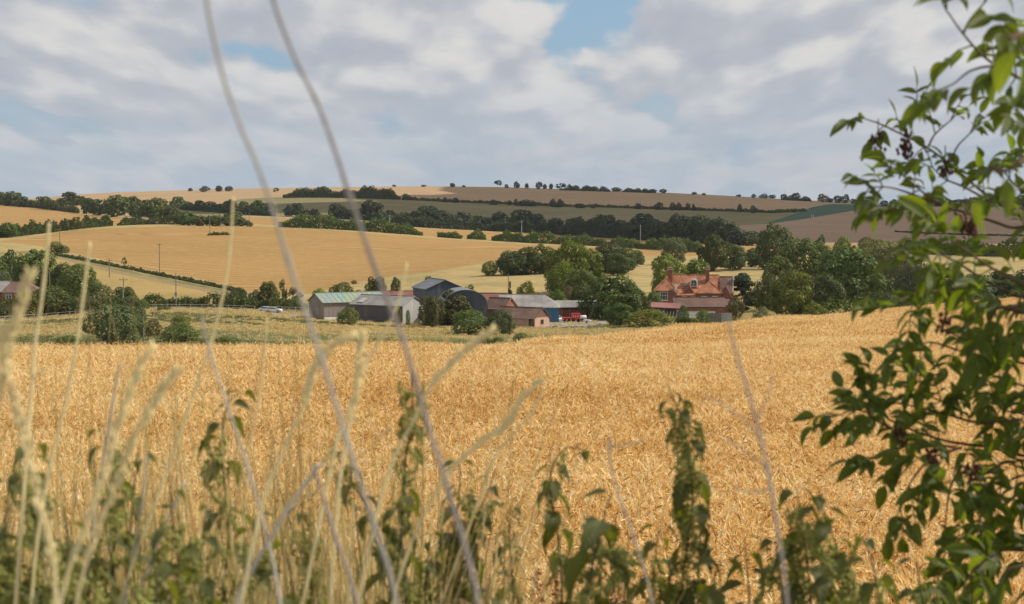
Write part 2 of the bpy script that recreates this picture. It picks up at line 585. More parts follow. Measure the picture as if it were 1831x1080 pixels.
NAMES = {'farm': 'hillside_pasture', 'T0': 'farm_track', 'T1': 'ditch_bank', 'T2': 'grass_verge', 'F0': 'stubble_field', 'F1': 'grass_verge',
         'F2': 'stubble_field', 'U1': 'grass_verge', 'V1': 'brown_field', 'G0': 'green_crop_field', 'G1': 'olive_hillside', 'K': 'stubble_field'}
strip('field_bank', lambda px: -5.0, lambda px: 11.0, M['bank'], 20)
strip('wheat_ground', lambda px: 11.0, edge_Y, M['soil'], 40)
strip('grass_slope', edge_Y, lambda px: 372.0, M['damp'], 30)
strip('damp_meadow', lambda px: 372.0, lambda px: 428.0 + 6 * math.sin(px * .021) + 4 * math.sin(px * .057), M['marsh'], 10)
strip('valley_meadow', lambda px: 428.0 + 6 * math.sin(px * .021) + 4 * math.sin(px * .057), farline(0), M['damp'], 24)
for i, (key, fn, mat) in enumerate(lines_py):
    up = farline(i + 1) if i + 1 < len(lines_py) else (lambda px: 2700.0)
    strip(NAMES[key], farline(i), up, M[mat], 26 if key in ('farm', 'F0', 'G1', 'K', 'V1') else 6)
strip('ridge_back', lambda px: 2700.0, lambda px: 5200.0, M['stubble_top'], 6)
# a wide apron under the bank for cameras a step aside

# ------------------------------------------------------------------ high clouds that shade the far hillside
def cloud_slab(cx, cy, cz, pts, thick, seed):
    """a flat-based cumulus: an uneven outline, domed and lumpy above"""
    r2 = np.random.default_rng(seed)
    n = 72; rings = 9
    ang = np.linspace(0, 2 * math.pi, n, endpoint=False)
    xs, ys = zip(*pts)
    base_r = np.interp(np.degrees(ang), xs, ys, period=360)
    wob = 1 + 0.07 * np.sin(ang * 9 + 1) + 0.05 * np.sin(ang * 17 + 2) + 0.03 * np.sin(ang * 29)
    V = [(cx, cy, cz + thick)]; Fc = []
    for j in range(1, rings + 1):
        f = j / rings
        for i in range(n):
            rr = base_r[i] * wob[i] * f
            zz = cz + thick * math.sqrt(max(0, 1 - f * f)) * (0.8 + 0.3 * math.sin(7 * ang[i] + 9 * f) * math.cos(5 * f * 6))
            V.append((cx + rr * math.cos(ang[i]), cy + rr * math.sin(ang[i]), zz))
    b = len(V)
    V.append((cx, cy, cz - 6))
    for i in range(n):
        Fc.append((0, 1 + i, 1 + (i + 1) % n))
        Fc.append((b, 1 + (rings - 1) * n + (i + 1) % n, 1 + (rings - 1) * n + i))
    for j in range(rings - 1):
        for i in range(n):
            a = 1 + j * n + i; c = 1 + j * n + (i + 1) % n
            Fc.append((a, a + n, c + n, c))
    return mesh_obj('cloud', V, Fc, M['cloud'], None, True)


m, t, out = material('cloud_vapour')
d = t.n('ShaderNodeBsdfDiffuse', ins={'Color': (0.8, 0.8, 0.82, 1)})
tl = t.n('ShaderNodeBsdfTranslucent', ins={'Color': (0.85, 0.86, 0.9, 1)})
tp = t.n('ShaderNodeBsdfTransparent')
m1 = t.n('ShaderNodeMixShader', ins={0: 0.5, 1: d.outputs[0], 2: tl.outputs[0]})
m2 = t.n('ShaderNodeMixShader', ins={0: 0.22, 1: m1.outputs[0], 2: tp.outputs[0]})
t.t.links.new(m2.outputs[0], out.inputs[0])
M['cloud'] = m
CLH = 620.0
off = SUN * (CLH / SUN.z)
# shade wanted round (x, y): polar outline, degrees from +x (right) counter-clockwise (away)
c1 = cloud_slab(330 + off.x, 2010 + off.y, CLH, [(0, 900), (30, 900), (60, 900), (90, 780), (120, 700), (140, 560), (165, 470), (185, 520), (200, 590), (215, 680), (235, 640), (250, 740), (262, 1010), (285, 1080), (305, 1150), (325, 1200), (345, 1050)], 120, 1)
tag(c1, 'broad pale cloud high over the far hillside', 'cloud', None, 'structure')

# ------------------------------------------------------------------ wheat
def attr_mat(name, stops, rough=0.7, trans=0.25, spec=0.3):
    m, t, out = material(name)
    a = t.n('ShaderNodeAttribute', attribute_name='tone').outputs['Fac']
    oi = t.n('ShaderNodeObjectInfo').outputs['Random']
    pos = t.n('ShaderNodeNewGeometry').outputs['Position']
    big = t.noise(pos, 0.12, 3)
    f = t.math('ADD', a, t.math('MULTIPLY', t.math('SUBTRACT', big, 0.5), 0.8))
    f = t.math('ADD', f, t.math('MULTIPLY', t.math('SUBTRACT', oi, 0.5), 0.12))
    c = t.ramp(f, stops)
    d = t.n('ShaderNodeBsdfPrincipled', ins={'Base Color': c, 'Roughness': rough, 'Specular IOR Level': spec})
    tr = t.n('ShaderNodeBsdfTranslucent', ins={'Color': c})
    mx = t.n('ShaderNodeMixShader', ins={0: trans, 1: d.outputs[0], 2: tr.outputs[0]})
    t.t.links.new(mx.outputs[0], out.inputs[0])
    return m


M['wheat'] = attr_mat('ripe_wheat', [(0.0, (0.30, 0.125, 0.025)), (0.28, (0.66, 0.36, 0.09)), (0.6, (0.90, 0.60, 0.20)), (1.0, (0.98, 0.84, 0.50))])
M['dry_grass'] = attr_mat('dry_grass', [(0.0, (0.30, 0.24, 0.07)), (0.3, (0.50, 0.37, 0.13)), (0.7, (0.68, 0.51, 0.23)), (1.0, (0.80, 0.66, 0.40))])
M['green_grass'] = attr_mat('green_grass', [(0.0, (0.06, 0.08, 0.025)), (0.5, (0.13, 0.15, 0.05)), (1.0, (0.32, 0.29, 0.12))])


def wheat_tile(name, size, count, k, seed, blades=0.5):
    """a square patch of standing ripe wheat: bent stalks, drooping bearded ears, dead leaf blades"""
    r = np.random.default_rng(seed)
    V = []; Fc = []; tone = []

    def add(vs, fs, tn):
        b = len(V)
        V.extend(vs); Fc.extend([tuple(i + b for i in f) for f in fs]); tone.extend([tn] * len(vs))
    for _ in range(count):
        x, y = (r.random(2) - 0.5) * size
        h = 0.70 * (1 + r.normal(0, 0.07)) * (1.22 if r.random() < .08 else 1)
        az = r.normal(0.3, 1.5)
        lean = abs(r.normal(0.10, 0.09))
        dx, dy = math.cos(az), math.sin(az)
        tn = float(np.clip(r.normal(0.52, 0.27), 0, 1))
        side = np.array([-dy, dx, 0.0])
        wv = 0.0042 * k
        p0 = np.array([x, y, 0.12]); p1 = np.array([x + dx * lean * 0.45, y + dy * lean * 0.45, h * 0.84])
        add([p0 - side * wv, p0 + side * wv, p1 + side * wv * .8, p1 - side * wv * .8], [(0, 1, 2, 3)], min(1, tn + 0.12))
        # ear: bends over from the top of the stalk
        droop = r.uniform(0.2, 1.7)
        el = r.uniform(0.085, 0.125) * (0.7 + 0.3 * k)
        a0 = math.pi / 2 - 0.25; p = p1.copy(); pts = [p.copy()]
        for s in range(3):
            a0 -= droop * 0.45
            p = p + np.array([dx * math.cos(a0), dy * math.cos(a0), math.sin(a0)]) * el / 3
            pts.append(p.copy())
        d = (pts[-1] - pts[0]); up = np.cross(side, d / np.linalg.norm(d))
        rr = 0.0088 * k
        vs = [pts[0]]
        for q, rad in ((pts[1], rr), (pts[2], rr * 0.8)):
            vs += [q + side * rad, q - side * rad * .5 + up * rad * .87, q - side * rad * .5 - up * rad * .87]
        vs.append(pts[3])
        fs = [(0, 1, 2), (0, 2, 3), (0, 3, 1), (1, 4, 5, 2), (2, 5, 6, 3), (3, 6, 4, 1), (4, 7, 5), (5, 7, 6), (6, 7, 4)]
        add(vs, fs, tn)
        dn = d / np.linalg.norm(d)
        for s in (-1, 0.15, 1):
            tip = pts[2] + dn * 0.10 * (0.7 + .3 * k) + side * 0.03 * s + up * 0.02 * r.normal()
            add([pts[1], pts[2], tip], [(0, 1, 2)], min(1, tn + 0.2))
        if r.random() < blades:
            az2 = r.uniform(0, 2 * math.pi); e = np.array([math.cos(az2), math.sin(az2), 0])
            f = np.array([-e[1], e[0], 0]) * 0.006 * k
            q = p0 + (p1 - p0) * r.uniform(0.4, 0.9); L1 = r.uniform(0.08, 0.18)
            q1 = q + e * L1 * .7 + np.array([0, 0, L1 * .5]); q2 = q + e * L1 * 1.3 + np.array([0, 0, -0.03])
            add([q - f, q + f, q1 + f, q1 - f, q2], [(0, 1, 2, 3), (3, 2, 4)], min(1, tn + 0.25))
    me = bpy.data.meshes.new(name)
    me.from_pydata([tuple(v) for v in V], [], Fc)
    me.materials.append(M['wheat'])
    a = me.attributes.new('tone', 'FLOAT', 'POINT')
    a.data.foreach_set('value', np.array(tone, dtype=np.float32))
    return bpy.data.objects.new(name, me)


def tuft(name, n, h, spread, mat, seed, width=0.012, lean=0.5, base_r=0.12):
    r = np.random.default_rng(seed)
    V = []; Fc = []; tone = []
    for _ in range(n):
        az = r.uniform(0, 2 * math.pi); rr = base_r * math.sqrt(r.random())
        a2 = r.uniform(0, 2 * math.pi)
        p = np.array([rr * math.cos(a2), rr * math.sin(a2), 0])
        d = np.array([math.cos(az), math.sin(az), 0]); s = np.array([-d[1], d[0], 0]) * width
        hh = h * r.uniform(0.55, 1.15); ln = lean * r.uniform(0.1, 1) * hh
        p1 = p + d * ln * .3 + np.array([0, 0, hh * .55]); p2 = p + d * ln + np.array([0, 0, hh])
        b = len(V)
        V += [p - s, p + s, p1 + s * .8, p1 - s * .8, p2]
        Fc += [(b, b + 1, b + 2, b + 3), (b + 3, b + 2, b + 4)]
        tone += [float(np.clip(r.normal(0.55, 0.25), 0, 1))] * 5
    me = bpy.data.meshes.new(name)
    me.from_pydata([tuple(v) for v in V], [], Fc)
    me.materials.append(mat)
    a = me.attributes.new('tone', 'FLOAT', 'POINT'); a.data.foreach_set('value', np.array(tone, dtype=np.float32))
    return bpy.data.objects.new(name, me)


def scatter(name, pts, rots, scales, variants, label, cat):
    """one object of stuff: the patches stand on the points of its mesh"""
    coll = bpy.data.collections.new(name + '_patches')
    for v in variants:
        coll.objects.link(v)
    me = bpy.data.meshes.new(name)
    me.vertices.add(len(pts)); me.vertices.foreach_set('co', np.array(pts, dtype=np.float32).ravel())
    a = me.attributes.new('turn', 'FLOAT_VECTOR', 'POINT'); a.data.foreach_set('vector', np.array(rots, dtype=np.float32).ravel())
    a = me.attributes.new('size', 'FLOAT_VECTOR', 'POINT'); a.data.foreach_set('vector', np.array(scales, dtype=np.float32).ravel())
    a = me.attributes.new('pick', 'INT', 'POINT'); a.data.foreach_set('value', rng.integers(0, len(variants), len(pts)).astype(np.int32))
    o = obj(name, me)
    ng = bpy.data.node_groups.new(name + '_spread', 'GeometryNodeTree')
    ng.interface.new_socket('Geometry', in_out='INPUT', socket_type='NodeSocketGeometry')
    ng.interface.new_socket('Geometry', in_out='OUTPUT', socket_type='NodeSocketGeometry')
    gi = ng.nodes.new('NodeGroupInput'); go = ng.nodes.new('NodeGroupOutput')
    ci = ng.nodes.new('GeometryNodeCollectionInfo'); ci.inputs[0].default_value = coll
    ci.inputs['Separate Children'].default_value = True; ci.inputs['Reset Children'].default_value = True
    ip = ng.nodes.new('GeometryNodeInstanceOnPoints'); ip.inputs['Pick Instance'].default_value = True

    def na(nm, dt):
        n = ng.nodes.new('GeometryNodeInputNamedAttribute'); n.data_type = dt; n.inputs[0].default_value = nm
        return n.outputs[0]
    er = ng.nodes.new('FunctionNodeEulerToRotation')
    lk = ng.links.new
    lk(gi.outputs[0], ip.inputs['Points']); lk(ci.outputs[0], ip.inputs['Instance'])
    lk(na('pick', 'INT'), ip.inputs['Instance Index']); lk(na('turn', 'FLOAT_VECTOR'), er.inputs[0]); lk(er.outputs[0], ip.inputs['Rotation'])
    lk(na('size', 'FLOAT_VECTOR'), ip.inputs['Scale']); lk(ip.outputs[0], go.inputs[0])
    md = o.modifiers.new('spread', 'NODES'); md.node_group = ng
    tag(o, label, cat, None, 'stuff')
    return o


def lumps(x, y):
    return (math.sin(x * 0.31 + 1.3 * math.sin(y * 0.17)) + math.sin(y * 0.23 + 1.7 * math.sin(x * 0.13 + 2)) + math.sin((x + y) * 0.71)) / 3


near_tiles = [wheat_tile('wheat_patch', 0.72, 128, 1.0, 11 + i) for i in range(5)]
far_tiles = [wheat_tile('wheat_patch_far', 2.1, 420, 2.3, 31 + i, 0.25) for i in range(4)]
pts = []; rots = []; scl = []
S = 0.6
for j in range(int((96 - 11.5) / S)):
    Y = 11.5 + j * S
    half = 0.30 * Y + 3
    if Y < 16:
        half += 2
    for i in range(int(-half / S), int(half / S) + 1):
        x = i * S + random.uniform(-.1, .1); y = Y + random.uniform(-.1, .1)
        px = px_of(x, y)
        if y > edge_Y(px) - 1 or random.random() < .02 + .05 * max(0, lumps(x * 2, y)):
            continue
        l = lumps(x, y)
        pts.append((x, y, ground(x, y)))
        rots.append((0.07 * l + random.gauss(0, .06), 0.07 * lumps(y, x + 40) + random.gauss(0, .06), random.choice((0, 1, 2, 3)) * math.pi / 2 + random.uniform(-.3, .3)))
        scl.append((1, 1, 1 + 0.05 * lumps(x + 90, y) + random.gauss(0, .02)))
wheat_near = scatter('wheat', pts, rots, scl, near_tiles, 'standing ripe golden wheat with drooping ears filling the near field', 'wheat')
pts = []; rots = []; scl = []
S = 1.9
for j in range(int((290 - 96) / S)):
    Y = 96.2 + j * S
    half = 0.30 * Y + 3
    for i in range(int(-half / S), int(half / S) + 1):
        x = i * S + random.uniform(-.3, .3); y = Y + random.uniform(-.3, .3)
        px = px_of(x, y)
        if y > edge_Y(px) - 1:
            continue
        pts.append((x, y, ground(x, y)))
        rots.append((random.gauss(0, .03), random.gauss(0, .03), random.uniform(0, 6.3)))
        scl.append((1, 1, 1 + 0.06 * lumps(x, y)))
scatter('wheat', pts, rots, scl, far_tiles, 'ripe golden wheat running up to the crest on the right', 'wheat')

# rough grass: the strip along the wheat's far edge, the valley meadow, the pasture behind the farm
dry = [tuft('dry_tuft', 26, 0.75, 1, M['dry_grass'], 50 + i, 0.035, 0.5, 0.55) for i in range(4)]
grn = [tuft('green_tuft', 26, 0.7, 1, M['green_grass'], 60 + i, 0.04, 0.6, 0.5) for i in range(3)]
pts = []; rots = []; scl = []; gp = []; gr_ = []; gs_ = []
for _ in range(15000):
    px = random.uniform(-60, 1900)
    E = float(edge_Y(px))
    if random.random() < 0.22 and px > 850:
        Y = E + random.expovariate(1 / 7.0)
    else:
        Y = random.uniform(372, 560)
    x = (px - 915.5) / F * Y
    g = lumps(x * .16, Y * .3) + 0.5 * math.sin(Y * 0.07 + x * 0.008) + (0.85 if 372 < Y < 432 and px < 1000 else 0)
    s = random.uniform(0.6, 1.15)
    if Y > 370 and g < 0.72 and Y < 430 and random.random() < .6:
        continue
    if Y < 370 and g < 0.5 or Y > 370 and g < 0.72:
        pts.append((x, Y, gz(px, Y))); rots.append((0, 0, random.uniform(0, 6.3))); scl.append((s * 1.3, s * 1.3, s * (1 if Y < 370 else 0.7)))
    else:
        gp.append((x, Y, gz(px, Y))); gr_.append((0, 0, random.uniform(0, 6.3))); gs_.append((s * 1.4, s * 1.4, s * (.8 if Y < 370 else .6)))
scatter('dry_grass', pts, rots, scl, dry, 'rough straw coloured grass of the valley meadow below the farm', 'grass')
scatter('green_grass', gp, gr_, gs_, grn, 'darker green rushes and grass in the damp meadow below the farm', 'grass')

# ------------------------------------------------------------------ trees
def leaf_arrays(C, N, S, r, elong=0.6, down=None):
    n = len(C)
    N = N / np.linalg.norm(N, axis=1, keepdims=True)
    T = r.normal(size=(n, 3))
    if down is not None:
        T = T * 0.35 + np.array([0, 0, -1.0]) * down
    T -= N * (T * N).sum(1, keepdims=True)
    T /= np.linalg.norm(T, axis=1, keepdims=True) + 1e-9
    B = np.cross(N, T)
    s = S[:, None]
    V = np.stack([C - T * s, C + B * s * elong, C + T * s, C - B * s * elong], 1).reshape(-1, 3)
    Q = np.arange(4 * n).reshape(-1, 4)
    return V, Q


def crown_mesh(kind, seed, n=2600, leaf=0.035):
    """foliage of a tree one unit high and one unit wide"""
    r = np.random.default_rng(seed)
    lobes = []

    def ell(cz, rx, rz, k, lo, hi, zmin=-0.6):
        while len(lobes) < k:
            d = r.normal(size=3); d /= np.linalg.norm(d)
            if d[2] < zmin:
                continue
            rr = r.uniform(lo, hi)
            q = r.uniform(0.75, 1.0)
            lobes.append((np.array([d[0] * (rx - rr) * q, d[1] * (rx - rr) * q, cz + d[2] * (rz - rr * .8) * q]), rr))
    if kind == 'round':
        ell(0.50, 0.5, 0.50, 34, 0.12, 0.20, -0.85)
        lobes.append((np.array([0, 0, .5]), 0.3))
    elif kind == 'oak':
        ell(0.50, 0.5, 0.50, 46, 0.09, 0.17, -0.85)
        lobes.append((np.array([0.05, 0, .5]), 0.27))
    elif kind == 'tall':
        ell(0.50, 0.5, 0.50, 40, 0.10, 0.18, -0.95)
        lobes.append((np.array([0, 0, .5]), 0.3))
    elif kind == 'willow':
        ell(0.50, 0.5, 0.50, 60, 0.09, 0.16, -0.95)
    elif kind == 'bush':
        ell(0.42, 0.5, 0.58, 22, 0.14, 0.24, -0.6)
        lobes.append((np.array([0, 0, .35]), 0.3))
    elif kind == 'sparse':
        ell(0.62, 0.46, 0.36, 16, 0.07, 0.13, -0.7)
    elif kind == 'conifer':
        for i in range(34):
            z = r.uniform(0.08, 0.95); rad = (1 - z) * 0.42
            a = r.uniform(0, 6.3)
            lobes.append((np.array([math.cos(a) * rad * .7, math.sin(a) * rad * .7, z]), 0.06 + rad * 0.3))
    elif kind == 'cedar':
        for i in range(75):
            z = r.choice([0.1, 0.22, 0.34, 0.48, 0.62, 0.75, 0.87, 0.93]) + r.normal(0, 0.03)
            rad = 0.45 * (1 - max(0, z - .3) ** 2 * 1.6) * r.uniform(.3, 1)
            a = r.uniform(0, 6.3)
            lobes.append((np.array([math.cos(a) * rad, math.sin(a) * rad, z]), r.uniform(.08, .15)))
    cs = np.array([l[0] for l in lobes]); rs = np.array([l[1] for l in lobes])
    pr = rs ** 2; pr /= pr.sum()
    pick = r.choice(len(lobes), int(n * 1.6), p=pr)
    d = r.normal(size=(len(pick), 3)); d /= np.linalg.norm(d, axis=1, keepdims=True)
    flat = np.array([1, 1, 0.4]) if kind == 'cedar' else np.array([1, 1, 0.85])
    C = cs[pick] + d * rs[pick][:, None] * flat * r.uniform(0.72, 1.08, (len(pick), 1))
    dist = np.linalg.norm((C[:, None, :] - cs[None]) / flat, axis=2) / rs[None]
    dist[np.arange(len(pick)), pick] = 9
    keep = (dist.min(1) > 0.8) & (C[:, 2] > 0.01)
    C = C[keep][:n]; d = d[keep][:n]
    jit = 0.75 if kind in ('sparse', 'willow') else 0.5
    N = d + r.normal(size=d.shape) * jit * 0.6 + np.array([0, 0, 0.25])
    S = leaf * r.uniform(0.6, 1.35, len(C))
    lo = np.percentile(C, 0.6, axis=0); hi = np.percentile(C, 99.4, axis=0)
    C[:, :2] = (C[:, :2] - (lo + hi)[:2] / 2) / (hi - lo)[:2]
    bottom = {'round': .05, 'oak': .05, 'tall': .02, 'willow': .0, 'bush': .0, 'sparse': .3, 'conifer': .06, 'cedar': .06}[kind]
    C[:, 2] = bottom + (C[:, 2] - lo[2]) / (hi[2] - lo[2]) * (0.985 - bottom)
    V, Q = leaf_arrays(C, N, S, r, 0.5 if kind == 'willow' else 0.72, 1.2 if kind == 'willow' else None)
    return fast_mesh('crown', V, Q, M['crown'])


def trunk_mesh(kind, seed):
    r = np.random.default_rng(seed)
    b = MB()
    th = 0.014 if kind != 'bush' else 0.012
    top = 0.9 if kind in ('conifer', 'cedar') else 0.6
    b.tube([(0, 0, -0.03), (0.01, 0, .15), (-0.01, .01, .35), (0.01, -.01, top)], [th * 1.5, th, th * .8, th * .3], 6)
    for i in range(7 if kind != 'conifer' else 0):
        a = r.uniform(0, 6.3); z = r.uniform(.15, .5)
        e = (math.cos(a) * .3, math.sin(a) * .3, z + r.uniform(.12, .3))
        b.tube([(0, 0, z), (e[0] * .5, e[1] * .5, (z + e[2]) / 2 - .02), e], [th * .55, th * .4, th * .12], 4)
    me = bpy.data.meshes.new('trunk')
    me.from_pydata(b.v, [], b.f); me.materials.append(M['bark'])
    return me


CROWN = {}
for kind, cnt in (('round', 3), ('oak', 4), ('tall', 3), ('willow', 2), ('bush', 4), ('sparse', 2), ('conifer', 1), ('cedar', 1)):
    CROWN[kind, 'near'] = [crown_mesh(kind, 100 + i * 7 + len(kind), {'willow': 8500, 'sparse': 1500}.get(kind, 5600 if kind != 'bush' else 4200), 0.030 if kind != 'willow' else 0.027) for i in range(cnt)]
    CROWN[kind, 'far'] = [crown_mesh(kind, 300 + i * 7 + len(kind), 380 if kind == 'sparse' else 900, 0.07) for i in range(cnt)]
    CROWN[kind, 'trunk'] = [trunk_mesh(kind, 500 + i) for i in range(cnt)]
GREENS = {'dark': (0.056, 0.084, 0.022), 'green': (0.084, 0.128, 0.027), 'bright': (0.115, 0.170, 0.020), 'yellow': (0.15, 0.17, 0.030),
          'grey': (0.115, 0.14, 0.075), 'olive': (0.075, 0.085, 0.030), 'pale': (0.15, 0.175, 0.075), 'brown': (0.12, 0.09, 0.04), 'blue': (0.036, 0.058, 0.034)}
_n = [0]


def tree(px, top, base, wpx, kind, tint, label, cat='tree', Y=None, name=None, group=None):
    """a tree or shrub that stands where its foot is seen, with the height and spread it shows"""
    if Y is None:
        Y = far(px, base)
    x = (px - 915.5) / F * Y
    z = gz(px, Y)
    topz = Y * float(slope_of(top))
    h = max(topz - z, 1.0)
    wd = wpx / F * Y
    lod = 'near' if (wd * h > 0 and Y < 950) else 'far'
    _n[0] += 1
    v = _n[0] * 5 % len(CROWN[kind, lod])
    name = name or ('shrub' if kind == 'bush' else 'tree')
    root = empty(name, (x, Y, z - 0.1), random.uniform(0, 6.28))
    c = obj('crown', CROWN[kind, lod][v], root)
    t_ = obj('trunk', CROWN[kind, 'trunk'][v], root)
    c.scale = t_.scale = (wd, wd, h)
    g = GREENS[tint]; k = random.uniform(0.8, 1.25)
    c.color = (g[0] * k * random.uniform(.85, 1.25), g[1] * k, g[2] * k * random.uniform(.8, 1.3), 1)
    tag(root, label, cat, group)
    return root


def hedge(pts, hgt, wid, label, tint='dark', dens=3.0, leaf=0.45, name='hedge', fixedY=None, cat='hedge'):
    """clipped or overgrown hedge that follows the ground between image points (px, py of its foot)"""
    wp = []
    for px, py in pts:
        Y = fixedY if fixedY else far(px, py)
        if fixedY and py:
            Y = fixedY
        wp.append((px, Y))
    seg = []
    for (a, b) in zip(wp[:-1], wp[1:]):
        n = max(2, int(abs(b[0] - a[0]) / 6))
        for i in range(n):
            f = i / n
            px = a[0] + (b[0] - a[0]) * f; Y = a[1] + (b[1] - a[1]) * f
            seg.append(((px - 915.5) / F * Y, Y, gz(px, Y)))
    px, Y = wp[-1]; seg.append(((px - 915.5) / F * Y, Y, gz(px, Y)))
    seg = np.array(seg)
    ln = np.linalg.norm(np.diff(seg, axis=0), axis=1); cum = np.concatenate([[0], np.cumsum(ln)])
    n = int(cum[-1] * hgt * dens * 2.6)
    r = np.random.default_rng(len(label) + n)
    s = r.uniform(0, cum[-1], n)
    C0 = np.stack([np.interp(s, cum, seg[:, k]) for k in range(3)], 1)
    ph = r.uniform(0, 6, 4)
    lump = 0.78 + 0.16 * np.sin(s / hgt * 1.3 + ph[0]) + 0.13 * np.sin(s / hgt * 3.1 + ph[1]) + 0.1 * np.sin(s / hgt * 0.37 + ph[2]) + .05 * np.sin(s / hgt * 7.3)
    endf = np.clip(np.minimum(s, cum[-1] - s) / (hgt * .8), 0.25, 1) ** .5
    a = r.uniform(-0.15, math.pi + .15, n)
    H = hgt * lump * endf; Wd = wid * (0.6 + 0.5 * lump)
    q = r.uniform(.75, 1.05, n)
    D = np.stack([0 * a, np.cos(a), np.sin(a)], 1)
    C = C0 + np.stack([r.normal(0, .2, n), np.cos(a) * Wd * .5 * q, np.maximum(0.05, np.sin(a)) * H * q], 1)
    N = D + r.normal(size=D.shape) * 0.5 + np.array([0, 0, .2])
    side = r.random(n) < 0.5                     # the upright flanks
    sg = np.where(r.random(n) < 0.6, -1.0, 1.0)
    fl = C0 + np.stack([r.normal(0, .2, n), sg * Wd * r.uniform(.30, .5, n), r.uniform(0.02, .85, n) * H], 1)
    C = np.where(side[:, None], fl, C)
    N = np.where(side[:, None], np.stack([0 * sg, sg, 0 * sg + .35], 1) + r.normal(size=D.shape) * .45, N)
    o0 = seg[len(seg) // 2]
    V, Q = leaf_arrays(C - o0, N, leaf * r.uniform(.6, 1.3, n), r, .75)
    me = fast_mesh('foliage', V, Q, M['crown'])
    o = obj(name, me)
    o.location = o0
    g = GREENS[tint]
    o.color = (*g, 1)
    tag(o, label, cat)
    return o

ORD = ['first', 'second', 'third', 'fourth', 'fifth', 'sixth', 'seventh', 'eighth', 'ninth', 'tenth', 'eleventh', 'twelfth', 'thirteenth',
       'fourteenth', 'fifteenth', 'sixteenth', 'seventeenth', 'eighteenth', 'nineteenth', 'twentieth', 'twenty-first', 'twenty-second',
       'twenty-third', 'twenty-fourth', 'twenty-fifth', 'twenty-sixth', 'twenty-seventh', 'twenty-eighth']


def row(items, where, group, kind='oak', tint='dark', noun='tree', cat='tree', Y=None):
    """items: (px, top, base, width[, kind[, tint[, words]]])"""
    items = sorted(items, key=lambda i: i[0])
    for i, it in enumerate(items):
        k = it[4] if len(it) > 4 and it[4] else kind
        if kind == 'bush' and len(it) < 5 and noun == 'tree':
            k = ('oak', 'bush', 'tall', 'round', 'bush', 'sparse', 'oak')[i * 3 % 7]
            it = (it[0], it[1] - (i * 5 % 3) * .7, it[2], it[3] * (1, 1.25, .9, 1.15)[i % 4])
        tn = it[5] if len(it) > 5 and it[5] else tint
        wd = it[6] if len(it) > 6 else ('small dark ' if it[3] < 14 else 'rounded dark ' if tn in ('dark', 'blue') else 'green ')
        if i == 0:
            o_ = 'leftmost ' + wd + noun + ' ' + where
        elif i == len(items) - 1:
            o_ = 'rightmost ' + wd + noun + ' ' + where
        else:
            o_ = wd + noun + ', ' + ORD[i] + ' ' + where
        tree(it[0], it[1], it[2], it[3], k, tn, o_, cat, Y, group=group)


# skyline
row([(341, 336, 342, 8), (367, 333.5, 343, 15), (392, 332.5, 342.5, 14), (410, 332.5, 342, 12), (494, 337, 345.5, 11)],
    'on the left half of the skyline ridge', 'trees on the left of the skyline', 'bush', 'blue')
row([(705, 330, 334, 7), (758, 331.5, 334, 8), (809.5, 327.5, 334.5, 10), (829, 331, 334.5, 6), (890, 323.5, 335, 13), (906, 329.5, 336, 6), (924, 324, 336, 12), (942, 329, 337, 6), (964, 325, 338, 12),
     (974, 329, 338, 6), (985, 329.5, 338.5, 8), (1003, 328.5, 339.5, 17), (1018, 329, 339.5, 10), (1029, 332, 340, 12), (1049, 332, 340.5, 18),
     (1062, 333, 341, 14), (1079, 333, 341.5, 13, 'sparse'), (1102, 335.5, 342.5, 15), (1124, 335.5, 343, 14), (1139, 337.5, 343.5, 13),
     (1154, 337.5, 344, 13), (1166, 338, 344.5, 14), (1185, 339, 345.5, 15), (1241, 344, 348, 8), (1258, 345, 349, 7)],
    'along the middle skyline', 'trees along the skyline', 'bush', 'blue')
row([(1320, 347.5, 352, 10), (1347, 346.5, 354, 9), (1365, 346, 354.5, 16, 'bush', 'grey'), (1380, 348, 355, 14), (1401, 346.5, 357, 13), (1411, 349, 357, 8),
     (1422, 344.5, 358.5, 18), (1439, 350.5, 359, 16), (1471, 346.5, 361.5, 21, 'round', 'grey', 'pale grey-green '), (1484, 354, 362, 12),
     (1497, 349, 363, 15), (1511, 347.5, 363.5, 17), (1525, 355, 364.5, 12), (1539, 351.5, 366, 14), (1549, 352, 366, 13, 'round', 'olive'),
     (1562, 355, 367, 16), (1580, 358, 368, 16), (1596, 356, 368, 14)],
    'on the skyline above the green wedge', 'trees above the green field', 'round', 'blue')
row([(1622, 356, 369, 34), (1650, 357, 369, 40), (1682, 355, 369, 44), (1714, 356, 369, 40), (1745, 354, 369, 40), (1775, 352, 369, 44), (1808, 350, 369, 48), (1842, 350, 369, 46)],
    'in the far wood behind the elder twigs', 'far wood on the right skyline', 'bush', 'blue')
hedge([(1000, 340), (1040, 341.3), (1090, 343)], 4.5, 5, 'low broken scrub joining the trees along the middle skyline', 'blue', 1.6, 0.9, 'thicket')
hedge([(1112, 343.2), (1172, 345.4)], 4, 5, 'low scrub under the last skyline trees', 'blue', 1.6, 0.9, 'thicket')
hedge([(1396, 357.5), (1450, 360.2)], 5, 5, 'low scrub under the dark skyline trees near the mast', 'blue', 1.6, 0.9, 'thicket')
